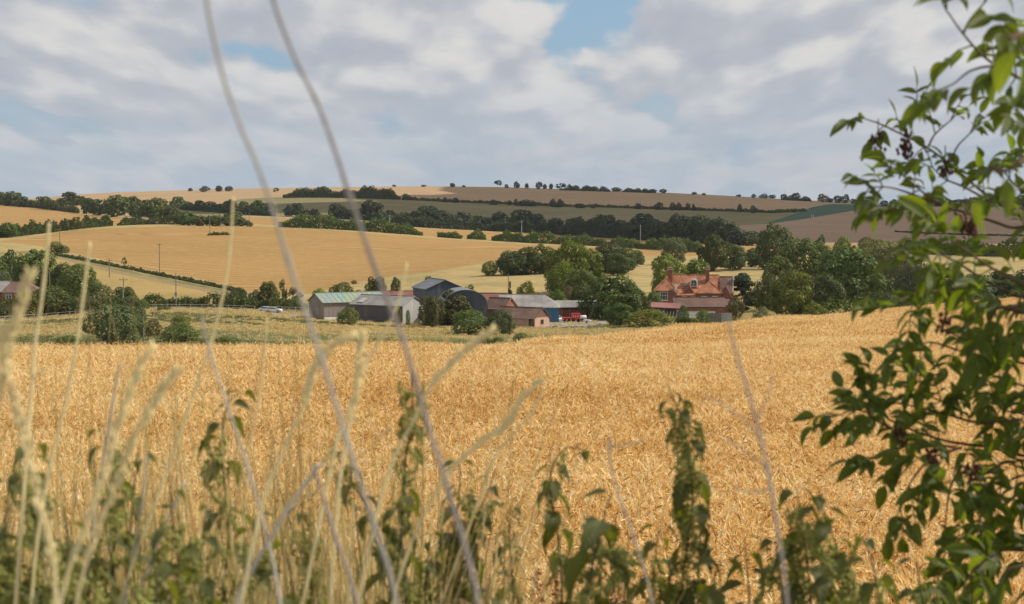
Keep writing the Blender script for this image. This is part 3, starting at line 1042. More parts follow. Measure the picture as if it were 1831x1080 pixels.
# hedgerow half way up the hill
hedge([(508, 354), (560, 353.2), (620, 354), (700, 356.5), (716, 357)], 13, 7, 'long dark thicket high on the hill left of centre, above the olive hillside', 'dark', 1.3, 1.2, 'thicket')
hedge([(720, 357), (800, 361), (900, 365), (1000, 369.3), (1100, 371.5), (1200, 375), (1300, 378), (1380, 381), (1440, 378)], 3.2, 5,
      'thin dark hedgerow between the brown top field and the olive hillside', 'olive', 1.8, 1.1)
row([(726, 346, 357.5, 15), (741, 351, 358, 8), (795, 352, 361.5, 10), (815, 353, 362.5, 12), (883, 356.5, 366, 17), (911, 358, 367, 8), (923, 355, 367.5, 9), (939, 356.5, 368.5, 26),
     (952, 358, 368.5, 16), (989, 355, 369.5, 12), (1002, 355.5, 370, 13), (996, 361, 370.5, 20), (1037, 363.5, 372, 17), (1060, 365, 372.5, 9), (1140, 362.5, 374, 12), (1177, 361, 375, 17),
     (1203, 361.5, 376, 13), (1213, 362, 376, 11), (1229, 362.5, 376, 10), (1240, 364, 376.5, 8), (1322, 364, 379, 9), (1347, 367, 381, 12), (1420, 375, 380, 8)],
    'in the upper hedgerow', 'shrubs in the upper hedgerow', 'bush', 'blue', 'shrub', 'shrub')
# belt of trees at the foot of the olive hillside
hedge([(700, 402.5), (760, 407), (850, 411.5), (940, 415.5), (1000, 419.5)], 10, 10, 'dark belt of low scrub at the foot of the olive hillside', 'blue', 2.0, 0.9, 'tree_belt')
hedge([(1000, 420), (1080, 425), (1180, 431), (1260, 435), (1330, 438)], 14, 12, 'right half of the dark tree belt, thickest scrub behind the farm', 'blue', 2.0, 0.9, 'tree_belt')
hedge([(600, 391), (680, 396), (770, 399), (870, 405)], 9, 8, 'dark scrub behind the big round trees of the belt', 'blue', 1.6, 0.9, 'tree_belt')
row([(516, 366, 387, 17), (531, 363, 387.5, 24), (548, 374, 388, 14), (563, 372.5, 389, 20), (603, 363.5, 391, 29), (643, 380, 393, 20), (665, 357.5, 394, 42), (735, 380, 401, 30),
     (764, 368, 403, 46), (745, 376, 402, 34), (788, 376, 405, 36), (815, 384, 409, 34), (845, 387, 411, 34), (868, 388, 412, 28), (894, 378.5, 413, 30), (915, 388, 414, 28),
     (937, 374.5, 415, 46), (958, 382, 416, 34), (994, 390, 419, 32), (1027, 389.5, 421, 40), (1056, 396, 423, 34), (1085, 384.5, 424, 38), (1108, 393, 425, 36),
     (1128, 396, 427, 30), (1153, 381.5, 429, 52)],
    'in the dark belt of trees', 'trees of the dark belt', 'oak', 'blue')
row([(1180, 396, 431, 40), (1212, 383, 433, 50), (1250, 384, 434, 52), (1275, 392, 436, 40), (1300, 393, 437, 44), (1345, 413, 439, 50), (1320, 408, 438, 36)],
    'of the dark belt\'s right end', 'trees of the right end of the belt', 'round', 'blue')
# upper left line
row([(-30, 345, 366, 34), (2, 343, 366, 26), (22, 342, 368, 36, 'oak'), (44, 351, 370, 30, 'oak', 'olive', 'olive green '), (62, 358, 371, 22), (78, 351, 374, 30), (92, 356, 376, 24), (125, 343, 368, 34, 'cedar'), (128, 352, 368, 40),
     (112, 354, 370, 26), (150, 350, 377, 28, 'sparse', 'olive', 'thin half bare '), (160, 354, 382, 30), (176, 356, 385, 32), (195, 358, 386, 26), (210, 348.5, 388, 46, 'oak', 'green'), (238, 351, 376, 30),
     (246, 360, 390, 30), (262, 357, 388, 26), (283, 354, 392, 44, 'oak', 'green'), (308, 366, 397, 34, 'oak', 'olive'), (268, 362, 393, 34)],
    'in the upper left tree line', 'tree line of the upper left field', 'oak', 'dark')
hedge([(-40, 364), (20, 368), (70, 372), (110, 377), (140, 381)], 6, 6, 'low hedge along the top of the upper left stubble field', 'olive', 1.8, 0.8)
row([(318, 351.5, 374, 28, 'oak', 'green'), (338, 360, 376, 18), (356, 358, 377, 28), (379, 360, 378, 24), (395, 364, 379, 16), (411, 356.5, 380, 26), (436, 360, 382, 22), (461, 357.5, 384, 34), (482, 362, 385, 22)],
    'in the short dark row', 'dark row in front of the top field', 'oak', 'dark')
hedge([(322, 375), (380, 379), (440, 384), (492, 386.5)], 6, 6, 'dark scrub under the tree row left of the tall blurred stems', 'blue', 1.8, 0.8, 'tree_belt')
row([(322, 385, 402, 22), (337, 378.5, 403, 34, 'oak', 'green'), (357, 386, 404, 26), (382, 385, 404, 28), (399, 389, 405, 20), (421, 377.5, 404, 34), (446, 394, 405, 15)],
    'in the clump at the stubble corner', 'clump at the corner of the big field', 'bush', 'dark')
# hedge left of and above the big field
hedge([(-40, 428), (30, 423), (80, 417), (120, 412), (160, 407.5), (200, 404)], 7, 6, 'left part of the hedge between the two stubble fields', 'dark', 2.2, 0.6)
hedge([(212, 403.5), (260, 401.5), (300, 401), (380, 401.5), (440, 402)], 6, 5, 'rounded hedge on the far rim of the big stubble field, left half', 'dark', 2.2, 0.6)
tree(15, 396.5, 425, 32, 'round', 'green', 'lone round green tree in the hedge at the left edge', name='tree')
tree(116, 390, 415, 17, 'sparse', 'green', 'thin spindly tree in the left hedge, beside the fan shaped one')
tree(138, 387.5, 412, 20, 'sparse', 'olive', 'fan shaped open tree standing above the left hedge')
tree(68, 409, 418, 20, 'bush', 'dark', 'low dark shrub in the left hedge', 'shrub')
hedge([(500, 406), (560, 408), (620, 411), (700, 417), (755, 421)], 9, 9, 'broad green hedge across the centre, behind the big stubble field', 'green', 2.2, 0.65)
tree(540, 386, 404, 17, 'bush', 'dark', 'round bush standing over the broad centre hedge', 'shrub')
hedge([(783, 424), (825, 427)], 6.5, 6, 'short isolated length of hedge, left one of two gaps apart', 'green', 2.6, 0.6)
hedge([(836, 427), (868, 429)], 6.5, 6, 'short isolated length of hedge, right one of two gaps apart', 'green', 2.6, 0.6)
hedge([(880, 430), (960, 435), (1050, 439), (1130, 444), (1180, 447), (1262, 452)], 6.5, 6, 'long hedge between big stubble field and pink strip, behind the copse', 'green', 2.4, 0.6)
tree(100, 431, 451, 26, 'bush', 'yellow', 'taller yellow-green bush at the edge of the big field', 'shrub', name='shrub')
tree(112, 438, 452, 26, 'bush', 'green', 'low dark green bush at the edge of the big field', 'shrub', name='shrub')
tree(222, 459.5, 477, 11, 'sparse', 'green', 'small sapling alone in the verge below the big field')
tree(340, 494, 506, 9, 'sparse', 'olive', 'tiny sapling beside the farm track')
hedge([(372, 421), (412, 420)], 1.6, 3, 'strip of rough grass round the pole in the stubble', 'olive', 6, 0.5, 'grass_patch', cat='grass patch')
hedge([(96, 456), (180, 472), (250, 486), (330, 502), (400, 516), (440, 527)], 1.5, 2, 'low dark hedge bank along the upper side of the farm track', 'olive', 4, 0.45)

# left cluster round the brick house
for it in [
    (-25, 452, 560, 80, 'round', 'dark', 'dark tree at the left edge behind the brick house', 610),
    (12, 447, 545, 66, 'oak', 'green', 'broad green tree behind the brick house roof', 640),
    (62, 446, 555, 78, 'oak', 'green', 'large green tree crown right above the brick house', 625),
    (112, 470, 560, 56, 'round', 'dark', 'dark tree between the two tallest trees on the left', 615),
    (140, 471, 562, 74, 'round', 'green', 'tall domed tree right of the brick house', 600),
    (2, 484, 548, 44, 'willow', 'grey', 'pale grey-green tree just above the brick house roof', 600),
    (88, 512, 580, 84, 'round', 'dark', 'dark round tree in front, right of the brick house', 520),
    (48, 522, 580, 54, 'bush', 'yellow', 'yellow-green bush directly below the brick house', 515),
    (5, 545, 586, 50, 'bush', 'olive', 'grey-olive bush at the left edge below the brick house', 510),
    (122, 530, 580, 54, 'bush', 'dark', 'dark bush left of the big willow, behind the pale rails', 520),
    (158, 528, 576, 44, 'bush', 'olive', 'olive bush between dark tree and big willow', 530),
    (178, 508, 562, 62, 'bush', 'dark', 'dark spreading tree behind the big willow', 560),
    (220, 512, 560, 40, 'oak', 'dark', 'dark tree behind the willow top, with a pole before it', 570),
    (252, 536, 564, 30, 'bush', 'green', 'bright green bush where the white rails begin', 525),
    (292, 545, 563, 26, 'bush', 'green', 'small bush against the rail fence', 515),
    (201, 545, 628, 108, 'willow', 'grey', 'big silvery grey-green willow at the wheat edge', 385),
    (232, 530, 628, 54, 'willow', 'grey', 'grey top of a second willow behind the big one', 400),
    (118, 598, 628, 44, 'bush', 'green', 'small green bush left of the big silvery willow', 376),
    (268, 570, 614, 40, 'bush', 'olive', 'brownish bush between willow and pale pole', 410),
    (321, 563, 600, 38, 'bush', 'bright', 'bright yellow-green shrub behind a greyer bush', 425),
    (320, 578, 626, 64, 'bush', 'green', 'wide grey-green bush right of the leaning post', 392),
    (407, 600, 628, 46, 'bush', 'green', 'low dark bush at the wheat edge left of the grass stem', 376),
    (425, 513, 557, 32, 'round', 'dark', 'round dark tree over the left end of the long hedge', 560),
    (478, 503, 556, 40, 'oak', 'dark', 'dark tree over the long hedge left of the green roof', 560),
    (505, 499, 552, 16, 'sparse', 'olive', 'thin half bare tree beside the hedge tree', 565),
    (455, 517, 556, 24, 'bush', 'dark', 'lower dark bush between the two hedge trees', 558),
    (402, 517, 556, 20, 'bush', 'green', 'first small tree rising from the long hedge', 560),
    (528, 513, 556, 26, 'sparse', 'olive', 'wispy olive tree behind the blurred grass stem', 565),
    (525, 534, 562, 34, 'bush', 'green', 'bush at the hedge end beside the green roofed barn', 540),
    (572, 515, 556, 28, 'bush', 'bright', 'bright green bush behind the green roofed barn', 560),
    (610, 504, 556, 46, 'round', 'green', 'rounded tree behind the green roof ridge', 565),
    (640, 518, 550, 30, 'bush', 'olive', 'olive bush behind where the two barns meet', 560),
    (672, 494, 545, 36, 'oak', 'dark', 'dark tree behind the grey barn and the second blurred stem', 590),
    (708, 495, 520, 17, 'round', 'dark', 'slim dark tree right of the second blurred stem', 640),
    (633, 500, 508, 11, 'bush', 'green', 'tiny bush on the stubble edge above the barns', None),
    (766, 493, 512, 24, 'sparse', 'green', 'light leafy tree behind the tall dark barn', 640),
    (840, 508, 540, 30, 'sparse', 'yellow', 'thin yellowish tree top behind the arched barn', 560),
    (803, 519, 590, 84, 'oak', 'olive', 'big olive green tree in front of the arched barn', 478),
    (773, 528, 580, 46, 'oak', 'olive', 'olive tree at the right corner of the grey barn', 470),
    (838, 553, 608, 70, 'bush', 'green', 'bright green rounded willow bush before the farm', 440),
    (897, 553, 604, 50, 'willow', 'grey', 'grey-green rounded bush before the brick shed', 438),
    (622, 550, 580, 40, 'bush', 'green', 'green bush growing against the grey barn wall', 470),
    (868, 600, 627, 24, 'bush', 'green', 'left shrub of a pair at the wheat edge', 378),
    (890, 602, 627, 28, 'bush', 'green', 'right shrub of a pair at the wheat edge', 376),
    (931, 594, 624, 28, 'bush', 'green', 'taller shrub by itself near the wheat edge', 378),
    (950, 599, 620, 18, 'bush', 'bright', 'small lighter shrub beside the taller one', 380),
    (690, 610, 630, 26, 'bush', 'dark', 'small dark shrub showing over the wheat below the grey barn', 373),
    (660, 606, 630, 18, 'bush', 'yellow', 'yellowish weed clump showing over the wheat', 374),
    (772, 610, 629, 26, 'bush', 'dark', 'left low bush over the wheat, right of the second stem', 373),
    (794, 611, 629, 22, 'bush', 'green', 'right low bush over the wheat, right of the second stem', 373),
    (912, 503, 550, 15, 'conifer', 'blue', 'small dark conifer behind the grey roofed hall', 540),
    (941, 502, 548, 36, 'round', 'yellow', 'yellow-green round tree behind the grey roofed hall', 545),
    (962, 522, 550, 20, 'sparse', 'olive', 'thin olive tree behind the hall ridge', 548),
    (998, 517, 548, 34, 'bush', 'green', 'green bush behind the long cart shed', 552),
    (1020, 510, 548, 34, 'bush', 'brown', 'brownish bush behind the long cart shed', 556),
    (915, 448, 492, 58, 'oak', 'dark', 'dark tree at the left end of the copse', None),
    (944, 441, 491, 50, 'tall', 'dark', 'upright dark tree, second in the copse from the left', None),
    (972, 437, 489, 60, 'oak', 'green', 'green tree at the back of the copse, left of its tallest', None),
    (1112, 441, 488, 50, 'oak', 'dark', 'dark tree near the right end of the copse', None),
    (1085, 436, 488, 62, 'oak', 'dark', 'dark tree at the back of the copse, right of its tallest', None),
    (1106, 452, 492, 42, 'round', 'dark', 'low dark tree in front at the copse right end', None),
    (1012, 430, 516, 74, 'tall', 'bright', 'tall bright green tree in the middle of the copse', 640),
    (1052, 444, 516, 62, 'tall', 'bright', 'tall bright green tree just right of the copse centre', 648),
    (1003, 468, 532, 54, 'round', 'bright', 'bright green tree in front of the copse, over the shed', 620),
    (1042, 480, 530, 60, 'round', 'green', 'green tree in front of the copse, left of the dark giant', 610),
    (1140, 447, 476, 26, 'tall', 'green', 'small upright tree alone right of the copse', None),
    (875, 466, 493, 28, 'round', 'yellow', 'lone olive bush on the pasture left of the copse', None),
    (1095, 492, 592, 108, 'oak', 'dark', 'very large dark tree between the farmyard and the house', 510),
    (1048, 510, 585, 60, 'oak', 'dark', 'dark tree overhanging the end of the cart shed', 525),
    (1128, 508, 585, 60, 'round', 'dark', 'dark tree on the right flank of the giant', 520),
    (1104, 541, 598, 50, 'tall', 'green', 'fresh green tree standing in front of the dark giant', 480),
    (1160, 552, 596, 86, 'bush', 'yellow', 'wide yellow-green bush left of the open shed', 465),
    (1206, 424, 474, 42, 'willow', 'pale', 'pale feathery tree above the house, against the pink strip', None),
    (1196, 454, 522, 62, 'tall', 'bright', 'bright tree behind the left chimney of the house', 620),
    (1247, 463, 518, 54, 'tall', 'bright', 'bright tree behind the middle of the house roof', 625),
    (1276, 420, 484, 56, 'oak', 'dark', 'dark tree on the pasture above the house, left of a pair', 760),
    (1310, 436, 478, 50, 'oak', 'green', 'greener tree on the pasture above the house, right of a pair', 770),
    (1168, 520, 572, 40, 'round', 'green', 'green tree hugging the left corner of the big house', 530),
    (1316, 530, 574, 34, 'bush', 'olive', 'olive bush at the right corner of the garden roofs', 500),
    (1222, 545, 578, 22, 'bush', 'green', 'small bush before the red sheeted shed', 480),
    (1326, 488, 566, 52, 'cedar', 'blue', 'blackish cedar with layered branches right of the house', 545),
    (1372, 490, 568, 44, 'bush', 'dark', 'dark tree between the cedar and the yellow-green tree', 540),
    (1414, 482, 574, 72, 'tall', 'yellow', 'yellow-green tree standing in front of the right wood', 480),
    (1452, 540, 574, 50, 'bush', 'yellow', 'yellow-green undergrowth right of the yellow-green tree', 478),
    (1386, 400, 482, 62, 'tall', 'dark', 'tall dark tree above the right wood, against brown field', 780),
    (1352, 440, 476, 40, 'oak', 'dark', 'dark lower tree beside the tall one above the wood', 800),
    (1440, 426, 520, 96, 'oak', 'green', 'broad green tree at the back of the right wood', 660),
    (1395, 458, 540, 60, 'oak', 'green', 'green tree behind the yellow-green tree', 620),
    (1509, 423, 480, 44, 'round', 'bright', 'round deep green tree top rising behind the right wood', 740),
    (1466, 420, 480, 34, 'oak', 'green', 'small tree top between broad tree and round tree', 750),
    (1520, 440, 572, 118, 'oak', 'green', 'largest dark green tree in the right wood', 545),
    (1478, 490, 572, 70, 'round', 'dark', 'dark tree at the foot of the right wood, left part', 530),
    (1492, 452, 540, 60, 'oak', 'olive', 'olive tree in the middle of the right wood', 590),
    (1570, 427, 560, 96, 'willow', 'pale', 'tall pale silvery willow crowning the right wood', 620),
    (1606, 450, 560, 70, 'willow', 'pale', 'pale willow on the right shoulder of the wood', 600),
    (1560, 424, 470, 60, 'round', 'dark', 'dark tree top behind the pale willow', 760),
    (1608, 450, 480, 30, 'round', 'dark', 'small dark tree top right of the pale willow', 800),
    (1640, 468, 558, 76, 'willow', 'grey', 'grey-green tree seen between the elder twigs', 560),
    (1585, 520, 566, 70, 'bush', 'dark', 'dark undergrowth at the wheat edge below the willow', 500),
    (1690, 478, 552, 80, 'oak', 'green', 'green tree behind the elder twigs, right of the grey one', 560),
    (1740, 490, 548, 80, 'oak', 'grey', 'greyish tree behind the elder, above the wheat', 545),
    (1795, 484, 545, 84, 'oak', 'dark', 'dark tree behind the elder at the right edge', 560),
    (1860, 480, 540, 90, 'oak', 'green', 'green tree cut by the right edge behind the elder', 560),
    (1650, 520, 560, 60, 'bush', 'dark', 'dark bush on the wheat crest behind elder leaves', 500),
    (1720, 518, 554, 70, 'bush', 'dark', 'wide dark bush on the wheat crest, right part', 500),
    (1362, 548, 578, 30, 'bush', 'pale', 'pale grey-green bush by the garden wall end', 470),
    (1258, 552, 577, 26, 'bush', 'bright', 'bright bush in front of the long brown garden roof', 478),
    (1690, 375 + 60, 452, 24, 'bush', 'dark', 'dark bush on the brown field behind elder leaves', None),
    (1612, 374, 380, 14, 'bush', 'dark', 'small dark bush on the top of the brown field', None),
]:
    Y = it[7]
    tree(it[0], it[1], it[2], it[3], it[4], it[5], it[6], 'shrub' if it[4] == 'bush' else 'tree', Y)
hedge([(1600, 415), (1660, 418), (1740, 421), (1850, 423)], 1.2, 2, 'thin dark line of hedge across the brown right field', 'blue', 3, 0.6)
tree(1634, 409, 418, 16, 'bush', 'blue', 'single dark bush on the hedge line of the brown field', 'shrub')
hedge([(1600, 452), (1680, 455), (1760, 458), (1860, 460)], 8, 7, 'dark hedge across the slope behind the elder twigs', 'dark', 2, 0.6)
hedge([(905, 489), (940, 490), (990, 489), (1040, 489), (1095, 488), (1118, 487)], 6, 8, 'dark undergrowth along the foot of the copse', 'dark', 2, 0.55, 'thicket')
hedge([(1345, 0), (1400, 0), (1470, 0), (1560, 0), (1640, 0), (1740, 0), (1860, 0)], 8, 8, 'dark undergrowth beneath the right hand wood', 'dark', 2.4, 0.45, 'thicket', fixedY=575)
hedge([(1440, 0), (1500, 0), (1560, 0), (1640, 0), (1740, 0), (1860, 0)], 4.5, 5, 'low bushes where the wood meets the wheat crest', 'green', 3, 0.35, 'thicket', fixedY=492)
hedge([(-30, 0), (60, 0), (150, 0), (240, 0)], 6, 6, 'dark undergrowth behind the pale rails at the left', 'dark', 3, 0.4, 'thicket', fixedY=535)
hedge([(236, 0), (300, 0), (380, 0), (460, 0), (548, 0)], 4.0, 3.5, 'long dark hedge behind the pale rail fence left of the barns', 'dark', 9, 0.33, fixedY=548)
hedge([(1208, 0), (1240, 0)], 3.3, 1.8, 'dark clipped garden hedge below the long brown roof', 'green', 30, 0.24, fixedY=476)
hedge([(1237, 0), (1249, 0)], 3.6, 2.0, 'yellow-green clipped shrub beside the garden hedge', 'yellow', 22, 0.22, fixedY=475)
hedge([(1286, 0), (1322, 0)], 1.0, 1.4, 'low hedge top over the grey garden fence', 'yellow', 20, 0.22, fixedY=490)

# ------------------------------------------------------------------ building materials
M['brick'] = plain('red_brick', (0.25, 0.115, 0.072), 0.25, 2.5)
M['brick_pale'] = plain('pink_brick', (0.52, 0.33, 0.24), 0.15, 2.0)
M['clay_tile'] = plain('clay_roof_tiles', (0.355, 0.15, 0.078), 0.5, 2.4)
M['brown_tile'] = plain('brown_roof_tiles', (0.17, 0.10, 0.075), 0.3, 1.6)
M['red_sheet'] = plain('red_sheet_roof', (0.27, 0.12, 0.10), 0.25, 1.0)
M['green_sheet'] = plain('pale_green_roof_sheet', (0.25, 0.36, 0.32), 0.25, 0.35)
m, t, out = material('mossy_green_sheet')
g_ = t.n('ShaderNodeTexCoord').outputs['Object']
n1 = t.noise(t.n('ShaderNodeMapping', ins={'Vector': g_, 'Scale': (1, .35, .35)}).outputs[0], .35, 3)
n2 = t.noise(g_, 1.6, 5, .65)
cc = t.ramp(n1, [(.38, (.20, .30, .27)), (.5, (.24, .28, .26)), (.58, (.29, .33, .15)), (.68, (.19, .29, .26))])
cc = t.mix(t.rng(n2, .4, .75, 0, .6), cc, (.33, .33, .30))
finish(t, out, cc, .8, .2, n2, .02, .3)
M['green_sheet'] = m
M['asbestos'] = plain('grey_cement_sheet', (0.27, 0.25, 0.225), 0.3, 0.5)
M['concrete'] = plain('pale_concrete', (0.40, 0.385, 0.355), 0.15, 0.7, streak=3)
M['timber'] = plain('grey_weatherboard', (0.27, 0.23, 0.21), 0.25, 1.6, streak=6)
M['dark_sheet'] = plain('dark_blue_grey_sheet', (0.075, 0.09, 0.115), 0.2, 0.6, rough=0.6)
M['grey_sheet'] = plain('mid_grey_sheet', (0.19, 0.20, 0.21), 0.2, 0.6, rough=0.6)
M['dark_and_shaded'] = plain('dark_and_shaded_wall', (0.105, 0.10, 0.11), 0.2, 0.8, streak=3)  # dark tone has the shade of the grey barn's long wall put in
M['blue_sheet'] = plain('blue_painted_sheet', (0.045, 0.145, 0.26), 0.12, 0.6, rough=0.55)
M['rust_board'] = plain('rusty_red_boards', (0.27, 0.07, 0.04), 0.3, 1.5, streak=6)
M['white_paint'] = plain('white_paint', (0.72, 0.71, 0.68), 0.08, 2)
M['dark_wood'] = plain('dark_wood', (0.06, 0.035, 0.03), 0.2, 2)
m, t, out = material('window_glass')
finish(t, out, (0.03, 0.035, 0.04), 0.08, 0.6)
M['glass'] = m
M['red_paint'] = plain('red_machine_paint', (0.55, 0.035, 0.02), 0.15, 1.5, rough=0.45, spec=0.4)
M['tyre'] = plain('black_tyre', (0.02, 0.02, 0.02), 0.2, 4)
M['car_paint'] = plain('white_car_paint', (0.75, 0.76, 0.78), 0.04, 1, rough=0.25, spec=0.5)
M['lead'] = plain('lead_grey', (0.3, 0.3, 0.32), 0.15, 3)


def ribs(b_add, x0, x1, step, fn):
    """upstanding ribs of a profiled sheet, or board edges, as thin boxes from fn(x)"""
    n = int((x1 - x0) / step)
    for i in range(n + 1):
        fn(x0 + (x1 - x0) * i / max(n, 1))


def gable_building(name, label, px, py, Y, rz, length, width, eave, ridge, walls, roof, side_ribs=1.1, over=0.35, group=None, base_mat=None, skip_roof_ribs=False, z=None, hip0=0.0, hip1=0.0, end_mat=None, cat='barn', roof_name='roof'):
    """long axis along local x; local -y is the front long wall; origin at the front left corner of the plan"""
    p = P(px, py, Y)
    if z is None:
        z = gz(px, Y)
    root = empty(name, (p.x, p.y, z), rz)
    tag(root, label, cat, group)
    w_ = MB()
    if hip0 or hip1:
        w_.box(0, length, 0, width, -1.0, eave)
    else:
        w_.prism([(0, -1.0), (width, -1.0), (width, eave), (width / 2, ridge), (0, eave)], 'x', 0, length)
    wall = w_.build('wall', walls, root)
    r_ = MB()
    sl = (ridge - eave) / (width / 2)
    o = over; ez = eave - o * sl + 0.12; rzz = ridge + 0.12
    A0 = (-o if not hip0 else -o, -o, ez); A1 = (length + o, -o, ez)
    R0 = (hip0 if hip0 else -o, width / 2, rzz); R1 = (length - hip1 if hip1 else length + o, width / 2, rzz)
    B0 = (-o, width + o, ez); B1 = (length + o, width + o, ez)
    r_.slab([A0, A1, R1, R0], 0.14)
    r_.slab([R0, R1, B1, B0], 0.14)
    if hip0:
        r_.slab([R0, B0, A0], 0.14)
    if hip1:
        r_.slab([R1, A1, B1], 0.14)
    rf = r_.build(roof_name, roof, root)
    if not skip_roof_ribs:
        k = MB()
        n = int((length + 2 * o) / side_ribs)
        for i in range(n + 1):
            x = -o + (length + 2 * o) * i / n
            for (ya, yb) in ((-o, width / 2), (width + o, width / 2)):
                xr = x
                if hip0 and x < hip0 or hip1 and x > length - hip1:
                    continue
                k.slab([(xr - .05, ya, ez + .05), (xr + .05, ya, ez + .05), (xr + .05, yb, rzz + .05), (xr - .05, yb, rzz + .05)], .06)
        k.build('roof_seam', roof, rf)
    k = MB()
    k.box(R0[0], R1[0], width / 2 - .14, width / 2 + .14, rzz - .04, rzz + .1)
    k.build('ridge_cap', roof, rf)
    g = MB(); g.tube([(-o, -o - .06, ez - .08), (length + o, -o - .06, ez - .1)], 0.07, 6)
    g.build('gutter', M['lead'], root)
    if end_mat:
        e = MB().prism([(0.0, 0.0), (width, 0.0), (width, eave), (width / 2, ridge), (0, eave)], 'x', -0.06, -0.003)
        e.build('gable_cladding', end_mat, root)
    return root


def boards(root, name, x0, x1, y, z0, z1, step, mat, horizontal=False):
    """vertical boards or sheets on the front wall, each a part"""
    n = max(1, int(round((x1 - x0) / step)))
    w_ = (x1 - x0) / n
    me = MB().box(0.02, w_ - 0.02, -0.05, -0.003, z0, z1)
    o0 = me.build(name, mat, root)
    o0.location = (x0, y, 0)
    for i in range(1, n):
        c = o0.copy(); link(c); c.parent = root
        c.location = (x0 + i * w_, y - (i % 3) * 0.012, 0)
    return o0


def end_boards(root, name, y0, y1, x, z0, fn, step, mat, sgn=1):
    """upright sheets on an end wall at local x, their tops following the gable"""
    n = max(1, int(round((y1 - y0) / step))); w_ = (y1 - y0) / n
    for i in range(n):
        a = y0 + i * w_ + .02; b = a + w_ - .04
        b_ = MB().prism([(a, z0), (b, z0), (b, fn(b)), (a, fn(a))], 'x', *(sorted((x + sgn * 0.003, x + sgn * (0.05 + .012 * (i % 3))))))
        b_.build(name, mat, root)


def window(root, x, y, z, w_, h, frame=None, face='front', bars=1, L_=0):
    """a window in the front wall (y plane) or an end wall (x plane): frame, pane and glazing bars"""
    fr = MB(); d0, d1 = -0.10, -0.004

    def bx(mb, a, b, c, d, e0=d0, e1=d1):
        if face == 'front':
            mb.box(x + a, x + b, y + e0, y + e1, z + c, z + d)
        elif face == 'right':
            mb.box(x - e1, x - e0, y + a, y + b, z + c, z + d)
        else:
            mb.box(x + e0, x + e1, y + a, y + b, z + c, z + d)
    t_ = 0.13
    bx(fr, 0, w_, 0, t_); bx(fr, 0, w_, h - t_, h); bx(fr, 0, t_, t_, h - t_); bx(fr, w_ - t_, w_, t_, h - t_)
    for i in range(bars):
        c = w_ * (i + 1) / (bars + 1)
        bx(fr, c - .05, c + .05, t_, h - t_)
    bx(fr, t_, w_ - t_, h * .55, h * .55 + .07, d0 + .01)
    f = fr.build('window', frame or M['white_paint'], root)
    pn = MB(); bx(pn, t_, w_ - t_, t_, h - t_, -0.05)
    pn.build('pane', M['glass'], f)
    sl = MB(); bx(sl, -0.1, w_ + .1, -.14, -.004, -0.18)
    sl.build('sill', frame or M['white_paint'], f)
    return f


# a: green roofed barn (its left gable in shade, its long side facing right)
zA = gz(570, 497)
A = gable_building('barn', 'long timber barn with pale green sheet roof, leftmost of the farm', 578, 570, 490, R(30), 17.5, 8.5, 3.95, 5.9, M['timber'], M['green_sheet'], 1.4, z=zA + .3)
boards(A, 'wall_board', 0.1, 17.4, 0, 0.4, 3.8, 1.15, M['timber'])
end_boards(A, 'wall_board', 0.1, 8.4, 0, 0.4, lambda y: 3.9 + 1.95 * (1 - abs(y - 4.25) / 4.25) - .1, 1.2, M['timber'], -1)
MB().box(0.3, 4.3, -0.12, -0.06, -0.9, 0.3).build('plinth_panel', M['white_paint'], A)
MB().box(4.5, 8.2, -0.12, -0.06, -0.9, 0.3).build('plinth_panel', M['white_paint'], A)
# b: grey barn; front long wall faces left (shade put into its dark sheets), right gable bright
zB = gz(720, 484)
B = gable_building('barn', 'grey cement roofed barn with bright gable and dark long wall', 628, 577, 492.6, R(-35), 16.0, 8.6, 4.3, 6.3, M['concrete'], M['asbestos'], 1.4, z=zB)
boards(B, 'wall_sheet', 0.1, 15.9, 0, 0.1, 4.15, 1.3, M['dark_and_shaded'])
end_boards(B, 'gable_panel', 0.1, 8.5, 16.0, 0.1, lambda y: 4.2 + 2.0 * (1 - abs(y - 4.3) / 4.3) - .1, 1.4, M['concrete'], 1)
k = MB().slab([(1.6, 0.3, 4.78), (3.4, 0.3, 4.78), (3.4, 2.4, 5.74), (1.6, 2.4, 5.74)], 0.05)
k.build('skylight', M['concrete'], B)
tree(713, 545, 578, 10, 'bush', 'green', 'ivy clump climbing the near corner of the grey barn', 'ivy', 474, 'ivy')
tree(729, 553, 578, 9, 'bush', 'green', 'narrow ivy climbing the middle of the bright gable', 'ivy', 474, 'ivy')
# low red roofed range behind b
b2 = gable_building('barn', 'low barn with faded red roof behind the grey barn', 652, 560, 512, R(3), 16.5, 7, 4.2, 6.6, M['brick'], M['red_sheet'], 1.4, z=gz(700, 512))
# c: tall dark barn
zC = gz(770, 505)
Cc = gable_building('barn', 'tall dark slate blue barn with its gable end to the view', 765, 575, 505, R(78 + 28), 13, 9.6, 8.1, 10.2, M['dark_sheet'], M['grey_sheet'], 1.6, z=zC)
# c's plan runs away from us: front long wall is the shaded left side
Cc.rotation_euler = (0, 0, R(108)); Cc.location = P(829, 575, 503); Cc.location.z = zC
for it in ():
    pass
end_boards(Cc, 'wall_sheet', 0.1, 9.5, 0, 0.1, lambda y: 8.0 + 2.1 * (1 - abs(y - 4.8) / 4.8) - .1, 1.2, M['dark_sheet'], -1)


